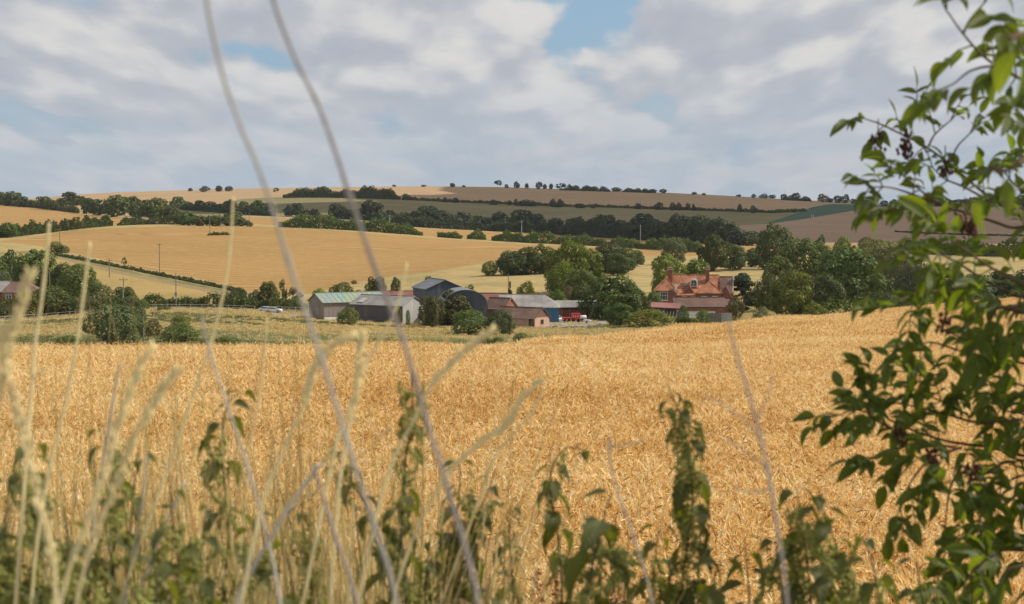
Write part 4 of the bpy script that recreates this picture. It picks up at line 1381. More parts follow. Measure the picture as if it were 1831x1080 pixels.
# d: arched barn
def arched(px, Y, rz, width, length, spring, label):
    root = empty('arched_barn', (P(px, 578, Y).x, Y, gz(px, Y)), rz)
    tag(root, label, 'barn')
    n = 18; prof = [(0, -1.0), (width, -1.0)]
    arc = [(width / 2 + width / 2 * math.cos(math.pi * i / n), spring + width * .36 * math.sin(math.pi * i / n)) for i in range(n + 1)]
    b = MB().prism(prof + arc, 'x', 0, length)
    b.build('wall', M['dark_sheet'], root)
    k = MB()
    for i in range(n):
        (y0, z0), (y1, z1) = arc[i], arc[i + 1]
        s = 1.02
        q0 = (width / 2 + (y0 - width / 2) * 1.03, spring + (z0 - spring) * 1.04 + .03); q1 = (width / 2 + (y1 - width / 2) * 1.03, spring + (z1 - spring) * 1.04 + .03)
        k.prism([q1, q0, (y0, z0 + .004), (y1, z1 + .004)], 'x', -0.2, length + .2)
    k.build('roof', M['grey_sheet'], root)
    m_ = MB()
    for i in range(9):
        y = width * (i + .5) / 9
        zt = spring + width * .36 * math.sqrt(max(0, 1 - ((y - width / 2) / (width / 2)) ** 2))
        m_.box(-0.07, -0.004, y - .05, y + .05, 0, zt - .1)
    m_.build('sheet_rib', M['dark_sheet'], root)
    dr = MB().box(-0.12, -0.075, width * .3, width * .7, 0, 3.6)
    dr.build('door', M['dark_sheet'], root)
    return root


D = arched(872, 478, R(98), 10.5, 13, 4.9, 'dark arched barn of curved sheets behind the olive tree')
# e: farm range with clay roofs
e1 = gable_building('farm_building', 'red tiled range behind the arched barn, farthest of the tiled roofs', 850, 560, 505, R(-8), 7.6, 6, 4.6, 6.9, M['brick'], M['red_sheet'], 1.2, z=gz(870, 505), skip_roof_ribs=True, cat='farm building')
e2 = gable_building('farm_building', 'brick range with brown tiles and gable trimmed in red', 866, 570, 494, R(-32), 5.8, 6, 3.9, 6.2, M['brick'], M['brown_tile'], 1.2, z=gz(870, 494), skip_roof_ribs=True, cat='farm building')
MB().prism([(0 - .3, 3.5), (0 - .3, 3.9), (3, 6.5), (6.3, 3.9), (6.3, 3.5), (3, 6.15)], 'x', 5.85, 6.1).build('bargeboard', M['clay_tile'], e2)
# f: brick shed
Ff = gable_building('brick_shed', 'low pink brick shed with brown hipped gable and dark door', 884, 590, 480, R(-34), 11.6, 6.2, 2.15, 4.25, M['brick_pale'], M['brown_tile'], 1.2, z=gz(940, 470) + .1, skip_roof_ribs=True, cat='shed')
MB().box(9.9, 11.3, -0.08, -0.004, -0.3, 2.0).build('door', M['dark_wood'], Ff)
MB().prism([(0.3, 2.2), (5.9, 2.2), (3.1, 4.15)], 'x', 11.604, 11.66).build('gable_boarding', M['brown_tile'], Ff)
window(Ff, 11.6, 2.5, 0.75, 1.1, 0.8, M['dark_wood'], 'right')
# g: big hall with blue end
zG = gz(950, 500)
G = gable_building('farm_hall', 'big hall with weathered grey roof and bright blue front bay', 894, 575, 498, R(-1), 14.6, 13.5, 3.9, 6.6, M['concrete'], M['asbestos'], 1.5, z=zG, hip1=3.6, cat='barn')
boards(G, 'blue_sheet', 10.4, 14.6, -0.02, -0.4, 4.0, 1.05, M['blue_sheet'])
MB().box(6.4, 10.38, -0.09, -0.004, 3.2, 3.75).build('fascia', M['blue_sheet'], G)
MB().box(6.4, 8.5, -0.07, -0.004, 0, 3.1).build('door', M['white_paint'], G)
# h: long cart shed
zH = gz(1020, 515)
H_ = empty('cart_shed', (P(990, 575, 514).x, 514, zH), R(4))
tag(H_, 'long open fronted cart shed with rusty red boards under grey roof', 'shed')
MB().slab([(-0.4, -0.5, 3.1), (12.6, -0.5, 3.1), (12.6, 4.6, 4.6), (-0.4, 4.6, 4.6)], 0.12).build('roof', M['asbestos'], H_)
MB().box(0, 12.2, 4.2, 4.4, -.5, 4.3).build('wall', M['dark_and_shaded'], H_)
boards(H_, 'wall_board', 0.4, 11.9, 0.2, 0.1, 2.55, 0.95, M['rust_board'])
for i in range(7):
    MB().box(i * 2 + .05, i * 2 + .22, -.1, .12, -.5, 3.05).build('post', M['timber'], H_)

# brick house on the left
zI = gz(20, 560)
I_ = gable_building('brick_house', 'red brick house with hipped brown-red roof at the left edge', 4, 560, 560, R(6), 10.2, 8, 5.4, 7.9, M['brick'], M['brown_tile'], 1, z=zI + .5, hip0=2.2, hip1=3.6, skip_roof_ribs=True, cat='house')
MB().box(-0.1, 10.3, -.12, -.006, 5.05, 5.28).build('fascia', M['white_paint'], I_)
for x_ in (1.0, 4.2, 7.4):
    window(I_, x_, 0, 3.5, 1.7, 1.2, None, 'front', 1)
MB().box(0.2, 4.4, -1.6, -.01, -.5, 2.6).build('porch', M['brick'], I_)
wing = gable_building('brick_house', 'grey roofed wing cut by the left edge beside the brick house', -20, 560, 566, R(6), 5.2, 7, 5.2, 7.8, M['brick'], M['asbestos'], 1, z=zI + .5, skip_roof_ribs=True, cat='house')

# ------------------------------------------------------------------ the big house
Yh = 540.0
zh = gz(1240, Yh) + 0.2
hs = empty('country_house', (P(1205, 575, Yh).x, Yh, zh), R(-7))
tag(hs, 'large red brick country house with clay tiled roofs and two tall chimneys', 'house')
mm = 1 / 3600 * Yh      # metres per photograph pixel there


def house_block(x0, x1, y0, y1, eave, ridge, axis, hip_a=0.0, hip_b=0.0, roofmat='clay_tile', wallmat='brick'):
    """one body of the house with its own roof"""
    wb = MB()
    if axis == 'x':
        yc = (y0 + y1) / 2
        if hip_a or hip_b:
            wb.box(x0, x1, y0, y1, -1, eave)
        else:
            wb.prism([(y0, -1), (y1, -1), (y1, eave), (yc, ridge), (y0, eave)], 'x', x0, x1)
    else:
        xc = (x0 + x1) / 2
        if hip_a or hip_b:
            wb.box(x0, x1, y0, y1, -1, eave)
        else:
            wb.prism([(x1, -1), (x0, -1), (x0, eave), (xc, ridge), (x1, eave)], 'y', y0, y1)
    wb.build('wall', M[wallmat], hs)
    rb = MB(); o = 0.35
    if axis == 'x':
        sl = (ridge - eave) / ((y1 - y0) / 2); ez = eave - o * sl + .1; rr = ridge + .1
        a0, a1 = (x0 - o, y0 - o, ez), (x1 + o, y0 - o, ez); b0, b1 = (x0 - o, y1 + o, ez), (x1 + o, y1 + o, ez)
        r0 = (x0 + hip_a if hip_a else x0 - .15, yc, rr); r1 = (x1 - hip_b if hip_b else x1 + .15, yc, rr)
    else:
        sl = (ridge - eave) / ((x1 - x0) / 2); ez = eave - o * sl + .1; rr = ridge + .1
        a0, a1 = (x1 + o, y0 - o, ez), (x1 + o, y1 + o, ez); b0, b1 = (x0 - o, y0 - o, ez), (x0 - o, y1 + o, ez)
        r0 = (xc, y0 + hip_a if hip_a else y0 - .15, rr); r1 = (xc, y1 - hip_b if hip_b else y1 + .15, rr)
    rb.slab([a0, a1, r1, r0], .16); rb.slab([r0, r1, b1, b0], .16)
    if hip_a: rb.slab([r0, b0, a0], .16)
    if hip_b: rb.slab([r1, a1, b1], .16)
    rf = rb.build('roof', M[roofmat], hs)
    hp = MB()
    hp.tube([Vector(r0) + Vector((0, 0, .05)), Vector(r1) + Vector((0, 0, .05))], .13, 6)
    for q, on in (((r0, a0), hip_a), ((r0, b0), hip_a), ((r1, a1), hip_b), ((r1, b1), hip_b)):
        if on: hp.tube([Vector(q[0]) + Vector((0, 0, .05)), Vector(q[1]) + Vector((0, 0, .05))], .1, 5)
    hp.build('ridge_tile', M[roofmat], rf)
    return rf


house_block(-1.0, 11.8, 2.0, 11.0, 5.9, 9.9, 'x')                     # main range
house_block(-5.2, 0.6, -0.6, 7.4, 6.3, 9.4, 'y', 3.2, 0, )            # left wing, hipped
house_block(10.0, 15.6, 3.0, 12.0, 5.4, 9.4, 'x', roofmat='brown_tile')  # right range, its gable to the right
house_block(6.2, 12.6, -0.8, 7.0, 5.6, 8.3, 'y', 3.4, 0)              # hipped wing right of centre
house_block(1.0, 6.2, 0.2, 5.0, 4.9, 6.4, 'x', 0, 0)                   # low eaves range between the wings


def chimney(x, y, z0, z1, w_, d, mat='brick'):
    c = MB().box(x, x + w_, y, y + d, z0, z1).build('chimney', M[mat], hs)
    k = MB().box(x - .12, x + w_ + .12, y - .12, y + d + .12, z1 - .5, z1 - .2)
    k.box(x - .06, x + w_ + .06, y - .06, y + d + .06, z1 + .003, z1 + .16)
    k.build('chimney_cap', M['brick_pale'], c)
    for i in range(2):
        kk = MB(); cx = x + w_ * (.28 + .44 * i); cy = y + d / 2
        kk.tube([(cx, cy, z1 + .15), (cx, cy, z1 + .6)], [.16, .12], 8)
        kk.build('chimney_pot', M['clay_tile'], c)


chimney(-1.9, 3.4, 6, 11.9, 1.3, 1.2)
chimney(8.3, 4.2, 6, 12.0, 1.0, 1.1)
chimney(11.6, 2.2, 5, 8.9, .7, .7)
house_block(12.9, 15.2, 1.6, 4.6, 4.6, 6.9, 'y', 0, 0)                  # little gable at the right
house_block(3.0, 5.2, 0.9, 4.2, 5.6, 7.2, 'y', 0, 0, wallmat='brick')       # small gable under the dormers
# white rendered strip beside the left chimney stack
MB().box(0.15, 0.75, -0.9, -.2, 5.6, 7.6).build('chimney_stack', M['white_paint'], hs)
# dormer with a round headed white window
dm = MB(); arc = [(5.2 + 1.0 * math.cos(math.pi * i / 10), 8.1 + 0.95 * math.sin(math.pi * i / 10)) for i in range(11)]
dm.prism([(4.2, 7.0), (6.2, 7.0)] + arc, 'y', 2.55, 5.6)
dmo = dm.build('dormer', M['white_paint'], hs)
dp = MB(); arc = [(5.2 + .72 * math.cos(math.pi * i / 10), 8.05 + .7 * math.sin(math.pi * i / 10)) for i in range(11)]
dp.prism([(4.48, 7.2), (5.92, 7.2)] + arc, 'y', 2.50, 2.545)
dp.build('pane', M['glass'], dmo)
dk = MB().box(5.15, 5.25, 2.44, 2.495, 7.2, 8.72).box(4.48, 5.92, 2.44, 2.49, 7.75, 7.83)
dk.build('glazing_bar', M['white_paint'], dmo)
MB().box(2.2, 3.1, 2.85, 4.2, 7.1, 8.1).build('dormer', M['lead'], hs)
window(hs, -3.6, -0.6, 3.4, 1.9, 2.3, None, 'front', 2)
window(hs, 2.0, 0.2, 3.0, 1.5, 1.5, None, 'front', 2)
window(hs, 4.2, 0.2, 3.0, 1.5, 1.5, None, 'front', 1)
window(hs, 7.4, -0.8, 3.0, 1.5, 1.6, None, 'front', 1)
window(hs, 10.2, -0.8, 3.0, 1.5, 1.6, None, 'front', 1)
window(hs, 15.6, 7.0, 3.4, 1.3, 1.7, None, 'right', 1)
window(hs, 15.6, 7.1, 6.8, 1.0, 1.3, None, 'right', 1)
window(hs, 13.4, 1.6, 2.4, 1.3, 1.5, None, 'front', 1)
MB().box(-5.3, 0.7, -.72, -.62, 6.0, 6.25).build('cornice', M['white_paint'], hs)
MB().prism([(3.0, 5.2), (3.0, 5.55), (7.5, 9.65), (12.0, 5.55), (12.0, 5.2), (7.5, 9.25)], 'x', 15.62, 15.75).build('bargeboard', M['white_paint'], hs)
MB().box(15.604, 15.66, 3.1, 11.9, 0, 3.0).build('render_panel', M['white_paint'], hs)

# outbuildings in front of the house
Yo = 512.0
o1 = gable_building('outbuilding', 'long low outbuilding with dark brown tiled roof before the house', 1206, 575, Yo, R(-1), 12.6, 5.6, 3.0, 4.9, M['brick'], M['brown_tile'], 1, z=gz(1250, Yo) + .2, skip_roof_ribs=True, cat='outbuilding')
o2 = gable_building('outbuilding', 'small brown roofed outbuilding right of the long one', 1288, 575, Yo + 3, R(4), 4.4, 5, 2.9, 4.2, M['brick'], M['brown_tile'], 1, z=gz(1290, Yo) + .2, skip_roof_ribs=True, hip1=1.6, cat='outbuilding')
ls = empty('open_shed', (P(1171, 575, 500).x, 500, gz(1190, 500)), R(-4))
tag(ls, 'dark open shed with red sheet roof and leaning pale poles', 'shed')
MB().slab([(-1.0, -0.4, 3.5), (6.4, -0.4, 3.2), (6.4, 4.2, 4.2), (-1.0, 4.2, 4.5)], .12).build('roof', M['red_sheet'], ls)
MB().box(-.5, 5.4, 3.8, 4.0, -.4, 3.9).build('wall', M['dark_and_shaded'], ls)
boards(ls, 'wall_board', -0.5, 2.4, 0.1, -0.3, 3.0, .6, M['dark_and_shaded'])
for i in range(4):
    MB().tube([(2.6 + i * .8 - (i > 1) * .1, -1.3, -0.6), (3.1 + i * .8, 0.2, 2.4)], .07, 5).build('pole', M['white_paint'], ls)
for x_ in (-.4, 2.4, 5.3):
    MB().box(x_, x_ + .16, -.1, .06, -.4, 3.1).build('post', M['timber'], ls)
MB().box(5.5, 6.7, -.3, 0.2, -.5, 2.7).build('pier', M['concrete'], ls)
wl = empty('garden_wall', (P(1215, 577, 500).x, 497, gz(1230, 497)), R(2))
tag(wl, 'low pale rendered garden wall below the long brown roof', 'wall')
MB().box(0, 8.6, 0, .3, -.5, 2.3).build('masonry', M['white_paint'], wl)
MB().box(-.05, 8.65, -.06, .36, 2.303, 2.42).build('coping', M['concrete'], wl)
fn = empty('board_fence', (P(1262, 577, 478).x, 478, gz(1270, 478)), R(3))
tag(fn, 'grey close boarded garden fence right of the bright bush', 'fence')
for i in range(10):
    MB().box(i * .62, i * .62 + .6, -.03 - .01 * (i % 2), 0, -.5, 2.5 + .02 * (i % 3)).build('board', M['grey_post'] if i < 6 else M['concrete'], fn)
for i in range(5):
    MB().box(i * 1.55 - .05, i * 1.55 + .05, .01, .12, -.5, 2.6).build('post', M['grey_post'], fn)


# ------------------------------------------------------------------ fences
def rail_fence(name, label, pts, step, hgt, rails, mat, wire=False):
    """posts and rails, each of its own"""
    P3 = []
    for (a, b) in zip(pts[:-1], pts[1:]):
        pa = Vector(((a[0] - 915.5) / F * a[1], a[1], gz(*a))); pb = Vector(((b[0] - 915.5) / F * b[1], b[1], gz(*b)))
        n = max(1, int(round((pb - pa).length / step)))
        for i in range(n):
            f = i / n
            px = a[0] + (b[0] - a[0]) * f; Y = a[1] + (b[1] - a[1]) * f
            P3.append(Vector(((px - 915.5) / F * Y, Y, gz(px, Y))))
    P3.append(pb)
    root = empty(name, P3[0]); tag(root, label, 'fence')
    for i, p in enumerate(P3):
        q = p - P3[0]
        MB().box(q.x - .07, q.x + .07, q.y - .07, q.y + .07, q.z - .3, q.z + hgt + .1).build('post', mat, root)
    for a, b in zip(P3[:-1], P3[1:]):
        for k in range(rails):
            zz = hgt * (k + 1) / rails
            qa = a - P3[0] + Vector((0, -.09, zz + random.uniform(-.03, .03))); qb = b - P3[0] + Vector((0, -.09, zz + random.uniform(-.03, .03)))
            MB().add([qa + Vector((0, 0, -.06)), qb + Vector((0, 0, -.06)), qb + Vector((0, 0, .06)), qa + Vector((0, 0, .06)),
                      qa + Vector((0, .05, -.06)), qb + Vector((0, .05, -.06)), qb + Vector((0, .05, .06)), qa + Vector((0, .05, .06))],
                     [(0, 1, 2, 3), (7, 6, 5, 4), (0, 4, 5, 1), (3, 2, 6, 7), (0, 3, 7, 4), (1, 5, 6, 2)]).build('rail', mat, root)
    return root


rail_fence('rail_fence', 'pale rail fence below the trees of the brick house', [(-20, 498), (60, 503), (165, 505)], 3.2, 1.25, 2, M['rail'])
rail_fence('rail_fence', 'pale rail fence in front of the long dark hedge', [(258, 530), (360, 533), (455, 532)], 3.2, 1.25, 2, M['rail'])
rail_fence('rail_fence', 'brown three rail fence between parked car and green roofed barn', [(492, 524), (552, 522)], 1.9, 1.5, 3, M['rail'])

def ground_patch(name, px0, px1, Y0, Y1, mat, lift=0.05):
    V = []; nx, ny = 16, 6
    for j in range(ny + 1):
        for i in range(nx + 1):
            Y = Y0 + (Y1 - Y0) * j / ny + 1.2 * math.sin(i * 1.3) * (1 if j in (0, ny) else 0)
            px = px0 + (px1 - px0) * i / nx
            V.append(((px - 915.5) / F * Y, Y, gz(px, Y) + lift))
    nc = nx + 1
    Q = [(j * nc + i, j * nc + i + 1, (j + 1) * nc + i + 1, (j + 1) * nc + i) for j in range(ny) for i in range(nx)]
    o = obj(name, fast_mesh(name, np.array(V), np.array(Q), mat)); o['kind'] = 'structure'
    return o


ground_patch('farmyard', 935, 1085, 474, 514, M['yard'])
ground_patch('farm_lane', 480, 560, 497, 520, M['yard'])
ground_patch('farmyard', 752, 800, 474, 492, M['yard'])


# ------------------------------------------------------------------ poles
def pole(px, top, base, label, arm=True, Y=None, mat='grey_post', name='utility_pole', lean=0.0, box=False):
    if Y is None:
        Y = far(px, base)
    x = (px - 915.5) / F * Y; z = gz(px, Y); h = Y * float(slope_of(top)) - z
    root = empty(name, (x, Y, z)); tag(root, label, 'pole')
    r = 0.13 if Y < 700 else 0.17
    MB().tube([(0, 0, -.5), (lean * .5, 0, h * .5), (lean, 0, h)], [r * 1.15, r, r * .8], 7).build('shaft', M[mat], root)
    if arm:
        MB().box(lean - 1.1, lean + 1.1, -.08, .08, h - .75, h - .6).build('cross_arm', M[mat], root)
        for q in (-1, 0, 1):
            MB().tube([(lean + q, 0, h - .6), (lean + q, 0, h - .38)], [.05, .07], 6).build('insulator', M['dark_wood'], root)
    if box:
        MB().box(-.35, .35, -.55, -.15, h * .36, h * .36 + .9).build('transformer', M['lead'], root)
    return root


pole(376, 379, 421, 'leaning pole in the rough patch of the big stubble field', False, lean=-0.4)
pole(285, 434, 488, 'twin armed pole on the lower edge of the stubble field')
pole(314, 487, 558, 'tall pole with transformer behind the long rail fence', False, 538, box=True)
pole(195, 462, 496, 'thin pole on the pasture below the ditch', True)
pole(220, 496, 548, 'pole rising out of the hedge right of the willow', True, 552)
pole(219, 515, 562, 'short grey pole in the bushes behind the willow', False, 520)
pole(255, 566, 624, 'weathered brown post standing right of the big willow', False, 385, name='wooden_post')
pole(88, 487, 515, 'pole half hidden in trees right of the brick house', False, 600)
pole(107, 408, 440, 'slim pale pole behind the left field bush', False)
pole(697, 384, 407, 'pale pole behind the second blurred stem, in the hedge gap', True, mat='rail')
pole(933, 394, 420, 'pale T shaped pole in front of the dark belt, centre', True, mat='rail')
pole(1145, 402, 433, 'grey pole in front of the dark belt above the copse', False, mat='rail')
pole(439, 379, 402, 'thin brown pole, left one of the pair by the field corner', False)
pole(446, 379, 402, 'thin brown pole, right one of the pair by the field corner', False)
pole(909, 489, 530, 'slender mast behind the small dark conifer', False, 545, name='mast')
pole(1438, 368, 376, 'tiny white marker at the corner of the green field', False, mat='white_paint', name='marker_post')
pole(1451, 383, 389, 'white marker, left of two on the green field edge', False, mat='white_paint', name='marker_post')
pole(1454, 384, 389, 'white marker, right of two on the green field edge', False, mat='white_paint', name='marker_post')
pole(1403, 342, 357, 'far mast between dark trees on the right skyline', True)


# ------------------------------------------------------------------ vehicles and yard machinery
def car(px, Y, rz, label, paint='car_paint'):
    root = empty('parked_car', ((px - 915.5) / F * Y, Y, gz(px, Y) + .08), rz); tag(root, label, 'car')
    prof = [(-2.1, .35), (2.1, .35), (2.15, .75), (1.95, .92), (1.1, 1.0), (.45, 1.42), (-1.2, 1.46), (-1.95, 1.05), (-2.15, .9)]
    body = bmesh.new()
    vs = []
    for s in (-1, 1):
        vs.append([body.verts.new((x, s * (.84 if z < 1.05 else .66), z)) for x, z in prof])
    n = len(prof)
    body.faces.new(vs[0]); body.faces.new(vs[1][::-1])
    for i in range(n):
        body.faces.new((vs[0][i], vs[1][i], vs[1][(i + 1) % n], vs[0][(i + 1) % n])[::-1])
    bmesh.ops.bevel(body, geom=body.edges[:], offset=.07, segments=2, affect='EDGES')
    bmesh.ops.recalc_face_normals(body, faces=body.faces[:])
    me = bpy.data.meshes.new('body'); body.to_mesh(me); me.materials.append(M[paint]); obj('body', me, root)
    for s in (-1, 1):
        MB().add([(.95, s * .80, 1.02), (.42, s * .70, 1.36), (-1.1, s * .70, 1.38), (-1.6, s * .80, 1.06),
                  (.95, s * .82, 1.02), (.42, s * .73, 1.36), (-1.1, s * .73, 1.38), (-1.6, s * .82, 1.06)],
                 [(0, 1, 2, 3), (4, 5, 6, 7), (0, 1, 5, 4), (1, 2, 6, 5), (2, 3, 7, 6), (3, 0, 4, 7)]).build('side_window', M['glass'], root)
    MB().add([(1.12, -.66, 1.02), (1.12, .66, 1.02), (.5, .58, 1.4), (.5, -.58, 1.4), (1.16, -.66, 1.03), (1.16, .66, 1.03), (.54, .58, 1.42), (.54, -.58, 1.42)],
             [(0, 1, 2, 3), (4, 5, 6, 7), (0, 1, 5, 4), (2, 3, 7, 6)]).build('windscreen', M['glass'], root)
    for x in (-1.35, 1.35):
        for s in (-1, 1):
            w_ = MB(); c = [(x + .33 * math.cos(a * math.pi / 8), .33 + .33 * math.sin(a * math.pi / 8)) for a in range(16)]
            w_.prism(c, 'y', s * .88 - .1, s * .88 + .1)
            wo_ = w_.build('wheel', M['tyre'], root)
            h_ = MB(); c = [(x + .19 * math.cos(a * math.pi / 5), .33 + .19 * math.sin(a * math.pi / 5)) for a in range(10)]
            h_.prism(c, 'y', s * .99 - .01, s * .99 + .01); h_.build('hub_cap', M['lead'], wo_)
    for s in (-.6, .6):
        MB().box(2.1, 2.17, s - .16, s + .16, .68, .82).build('headlight', M['glass'], root)
    return root


car(477, 521, R(-14), 'white car parked at the end of the rail fence, left one')
car(489, 519, R(-14), 'silver white car parked nose out, right one by brown rails')
car(997, 502, R(-70), 'small white car beside the blue sheeted bay', 'car_paint')
tr_ = empty('farm_trailer', ((1005 - 915.5) / F * 497, 497, gz(1010, 497) + .1), R(-4)); tag(tr_, 'low red farm trailer bed standing in the yard', 'trailer')
MB().box(0, 3.0, 0, 1.8, .75, 1.15).build('bed', M['red_paint'], tr_)
MB().tube([(3.0, .9, .85), (4.2, .9, .7), (4.3, .9, .2)], .07, 6).build('drawbar', M['red_paint'], tr_)
for q in (.6, 1.7):
    for y_ in (-.12, 1.7):
        MB().prism([(q + .36 * math.cos(a * math.pi / 7), .37 + .36 * math.sin(a * math.pi / 7)) for a in range(14)], 'y', y_, y_ + .2).build('wheel', M['tyre'], tr_)
mc = empty('seed_drill', ((1023.5 - 915.5) / F * 496, 496, gz(1027, 496) + .1), R(5)); tag(mc, 'upright red farm machine with hopper and yellow fittings', 'farm machine')
MB().prism([(0, .9), (1.8, .9), (2.1, 2.2), (-.1, 2.2)], 'y', 0, 1.4).build('hopper', M['red_paint'], mc)
MB().box(-.05, 1.8, .1, 1.3, .55, .75).build('frame', M['red_paint'], mc)
for q in (.15, .7, 1.25):
    MB().box(q, q + .22, -.1, -.02, 1.2, 1.75).build('hatch', M['rail'], mc)
for q in (.2, 1.5):
    MB().prism([(q + .42 * math.cos(a * math.pi / 7), .43 + .42 * math.sin(a * math.pi / 7)) for a in range(14)], 'y', -.3, -.1).build('wheel', M['tyre'], mc)
for q in range(5):
    MB().tube([(q * .4, .1, .6), (q * .4 + .05, -.2, .02)], .04, 5).build('coulter', M['lead'], mc)
tk = empty('water_bowser', ((1037 - 915.5) / F * 499, 499, gz(1038, 499) + .1), R(3)); tag(tk, 'cream coloured tank trailer right of the red machine', 'tank')
MB().tube([(0, 0, 1.1), (.12, 0, 1.1), (1.5, 0, 1.1), (1.62, 0, 1.1)], [.35, .5, .5, .35], 12).build('tank', M['white_paint'], tk, True)
MB().box(.1, 2.2, -.5, .5, .4, .52).build('chassis', M['dark_wood'], tk)
for y_ in (-.62, .45):
    MB().prism([(.8 + .33 * math.cos(a * math.pi / 7), .34 + .33 * math.sin(a * math.pi / 7)) for a in range(14)], 'y', y_, y_ + .17).build('wheel', M['tyre'], tk)
bl = empty('covered_trailer', ((1046 - 915.5) / F * 491, 491, gz(1046, 491) + .1), R(-8)); tag(bl, 'low white covered trailer at the edge of the dark tree', 'trailer')
MB().prism([(-.4, .3), (1.3, .3), (1.5, .6), (1.0, .85), (-.3, .85), (-.6, .6)], 'y', 0, 1.1).build('cover', M['white_paint'], bl)
for y_ in (-.12, 1.05):
    MB().prism([(.4 + .25 * math.cos(a * math.pi / 6), .26 + .25 * math.sin(a * math.pi / 6)) for a in range(12)], 'y', y_, y_ + .15).build('wheel', M['tyre'], bl)
for i, (px, Y) in enumerate(((765, 480), (776, 479), (786, 481))):
    s_ = empty('rubble_heap', ((px - 915.5) / F * Y, Y, gz(px, Y)))
    tag(s_, ['pale heap of stone nearest the bright gable', 'middle pale heap of stone beyond the grey barn', 'pale heap of stone against the olive tree'][i], 'heap')
    b = MB()
    for q in range(26):
        a = random.uniform(0, 6.3); rr = random.uniform(0, .9); sz = random.uniform(.1, .28)
        c = Vector((rr * math.cos(a), rr * math.sin(a) * .7, max(0, .55 - rr * .55) + sz * .5))
        b.add([c + Vector((sz * sx * random.uniform(.6, 1), sz * sy * random.uniform(.6, 1), sz * sz_ * .7)) for sx, sy, sz_ in ((1, 0, 0), (-1, 0, 0), (0, 1, 0), (0, -1, 0), (0, 0, 1), (0, 0, -1))],
              [(0, 2, 4), (2, 1, 4), (1, 3, 4), (3, 0, 4), (2, 0, 5), (1, 2, 5), (3, 1, 5), (0, 3, 5)])
    b.build('stones', M['concrete'], s_)['kind'] = 'stuff'


# ================================================================== foreground plants on the bank
def leaf_material(name, c, back, vein, trans=0.45, rough=0.42, tone=0.35):
    m, t, out = material(name)
    oi = t.n('ShaderNodeObjectInfo').outputs['Random']
    uv = t.n('ShaderNodeTexCoord').outputs['Object']
    s = t.n('ShaderNodeSeparateXYZ', ins={0: uv})
    n1 = t.noise(uv, 60, 4, .6)
    base = t.mix(t.rng(oi, 0, 1, 0, tone), c, (c[0] * 1.9, c[1] * 1.45, c[2] * .8))
    base = t.mix(t.rng(n1, .35, .75, 0, .5), base, (c[0] * .6, c[1] * .65, c[2] * .6))
    mid = t.rng(t.math('ABSOLUTE', s.outputs[0]), 0.0, .0014, 1, 0)
    # side veins
    v = t.math('SINE', t.math('MULTIPLY', t.math('SUBTRACT', s.outputs[1], t.math('ABSOLUTE', s.outputs[0])), 900))
    vv = t.rng(v, .75, 1, 0, .35)
    base = t.mix(t.math('MAXIMUM', t.math('MULTIPLY', mid, .7), vv), base, vein)
    blot = t.noise(t.vmath('ADD', uv, t.n('ShaderNodeCombineXYZ', ins={0: oi, 1: t.math('MULTIPLY', oi, 7.3), 2: oi}).outputs[0]), 38, 3, .6)
    base = t.mix(t.rng(blot, .66, .70, 0, .8), base, (0.16, 0.09, 0.03))
    bf = t.n('ShaderNodeNewGeometry').outputs['Backfacing']
    col = t.mix(bf, base, back)
    d = t.n('ShaderNodeBsdfPrincipled', ins={'Base Color': col, 'Roughness': rough, 'Specular IOR Level': .4})
    bn = t.n('ShaderNodeBump', ins={'Strength': .4, 'Distance': .002, 'Height': t.math('ADD', v, t.math('MULTIPLY', n1, 2))})
    t.t.links.new(bn.outputs[0], d.inputs['Normal'])
    tr = t.n('ShaderNodeBsdfTranslucent', ins={'Color': t.mix(1.0, base, (2.8, 2.7, .5), 'MULTIPLY')})
    mx = t.n('ShaderNodeMixShader', ins={0: trans, 1: d.outputs[0], 2: tr.outputs[0]})
    t.t.links.new(mx.outputs[0], out.inputs[0])
    return m


M['elder_leaf'] = leaf_material('elder_leaf', (0.086, 0.118, 0.016), (0.12, 0.155, 0.06), (0.13, 0.17, 0.05), .45)
M['nettle_leaf'] = leaf_material('nettle_leaf', (0.078, 0.090, 0.018), (0.12, 0.125, 0.04), (0.11, 0.12, 0.035), .33, .55)
M['catkin'] = plain('nettle_flower', (0.30, 0.29, 0.075), .35, 200)
M['nettle_stem'] = plain('nettle_stem', (0.085, 0.075, 0.04), .3, 40)
M['elder_bark'] = plain('elder_twig', (0.13, 0.075, 0.045), .3, 60)
M['elder_stalk'] = plain('elder_leaf_stalk', (0.16, 0.19, 0.06), .2, 60)
M['brown_leaf'] = plain('withered_flower', (0.12, 0.05, 0.03), .3, 80)
M['stem_grey'] = plain('grey_dead_stem', (0.50, 0.43, 0.34), .18, 30, streak=8)
M['stem_straw'] = plain('straw_stem', (0.78, 0.62, 0.30), .15, 30, streak=8)
M['stem_purple'] = plain('purple_grey_stem', (0.34, 0.28, 0.235), .2, 30, streak=8)
M['dock_red'] = plain('dock_seed_red', (0.26, 0.06, 0.03), .3, 90)


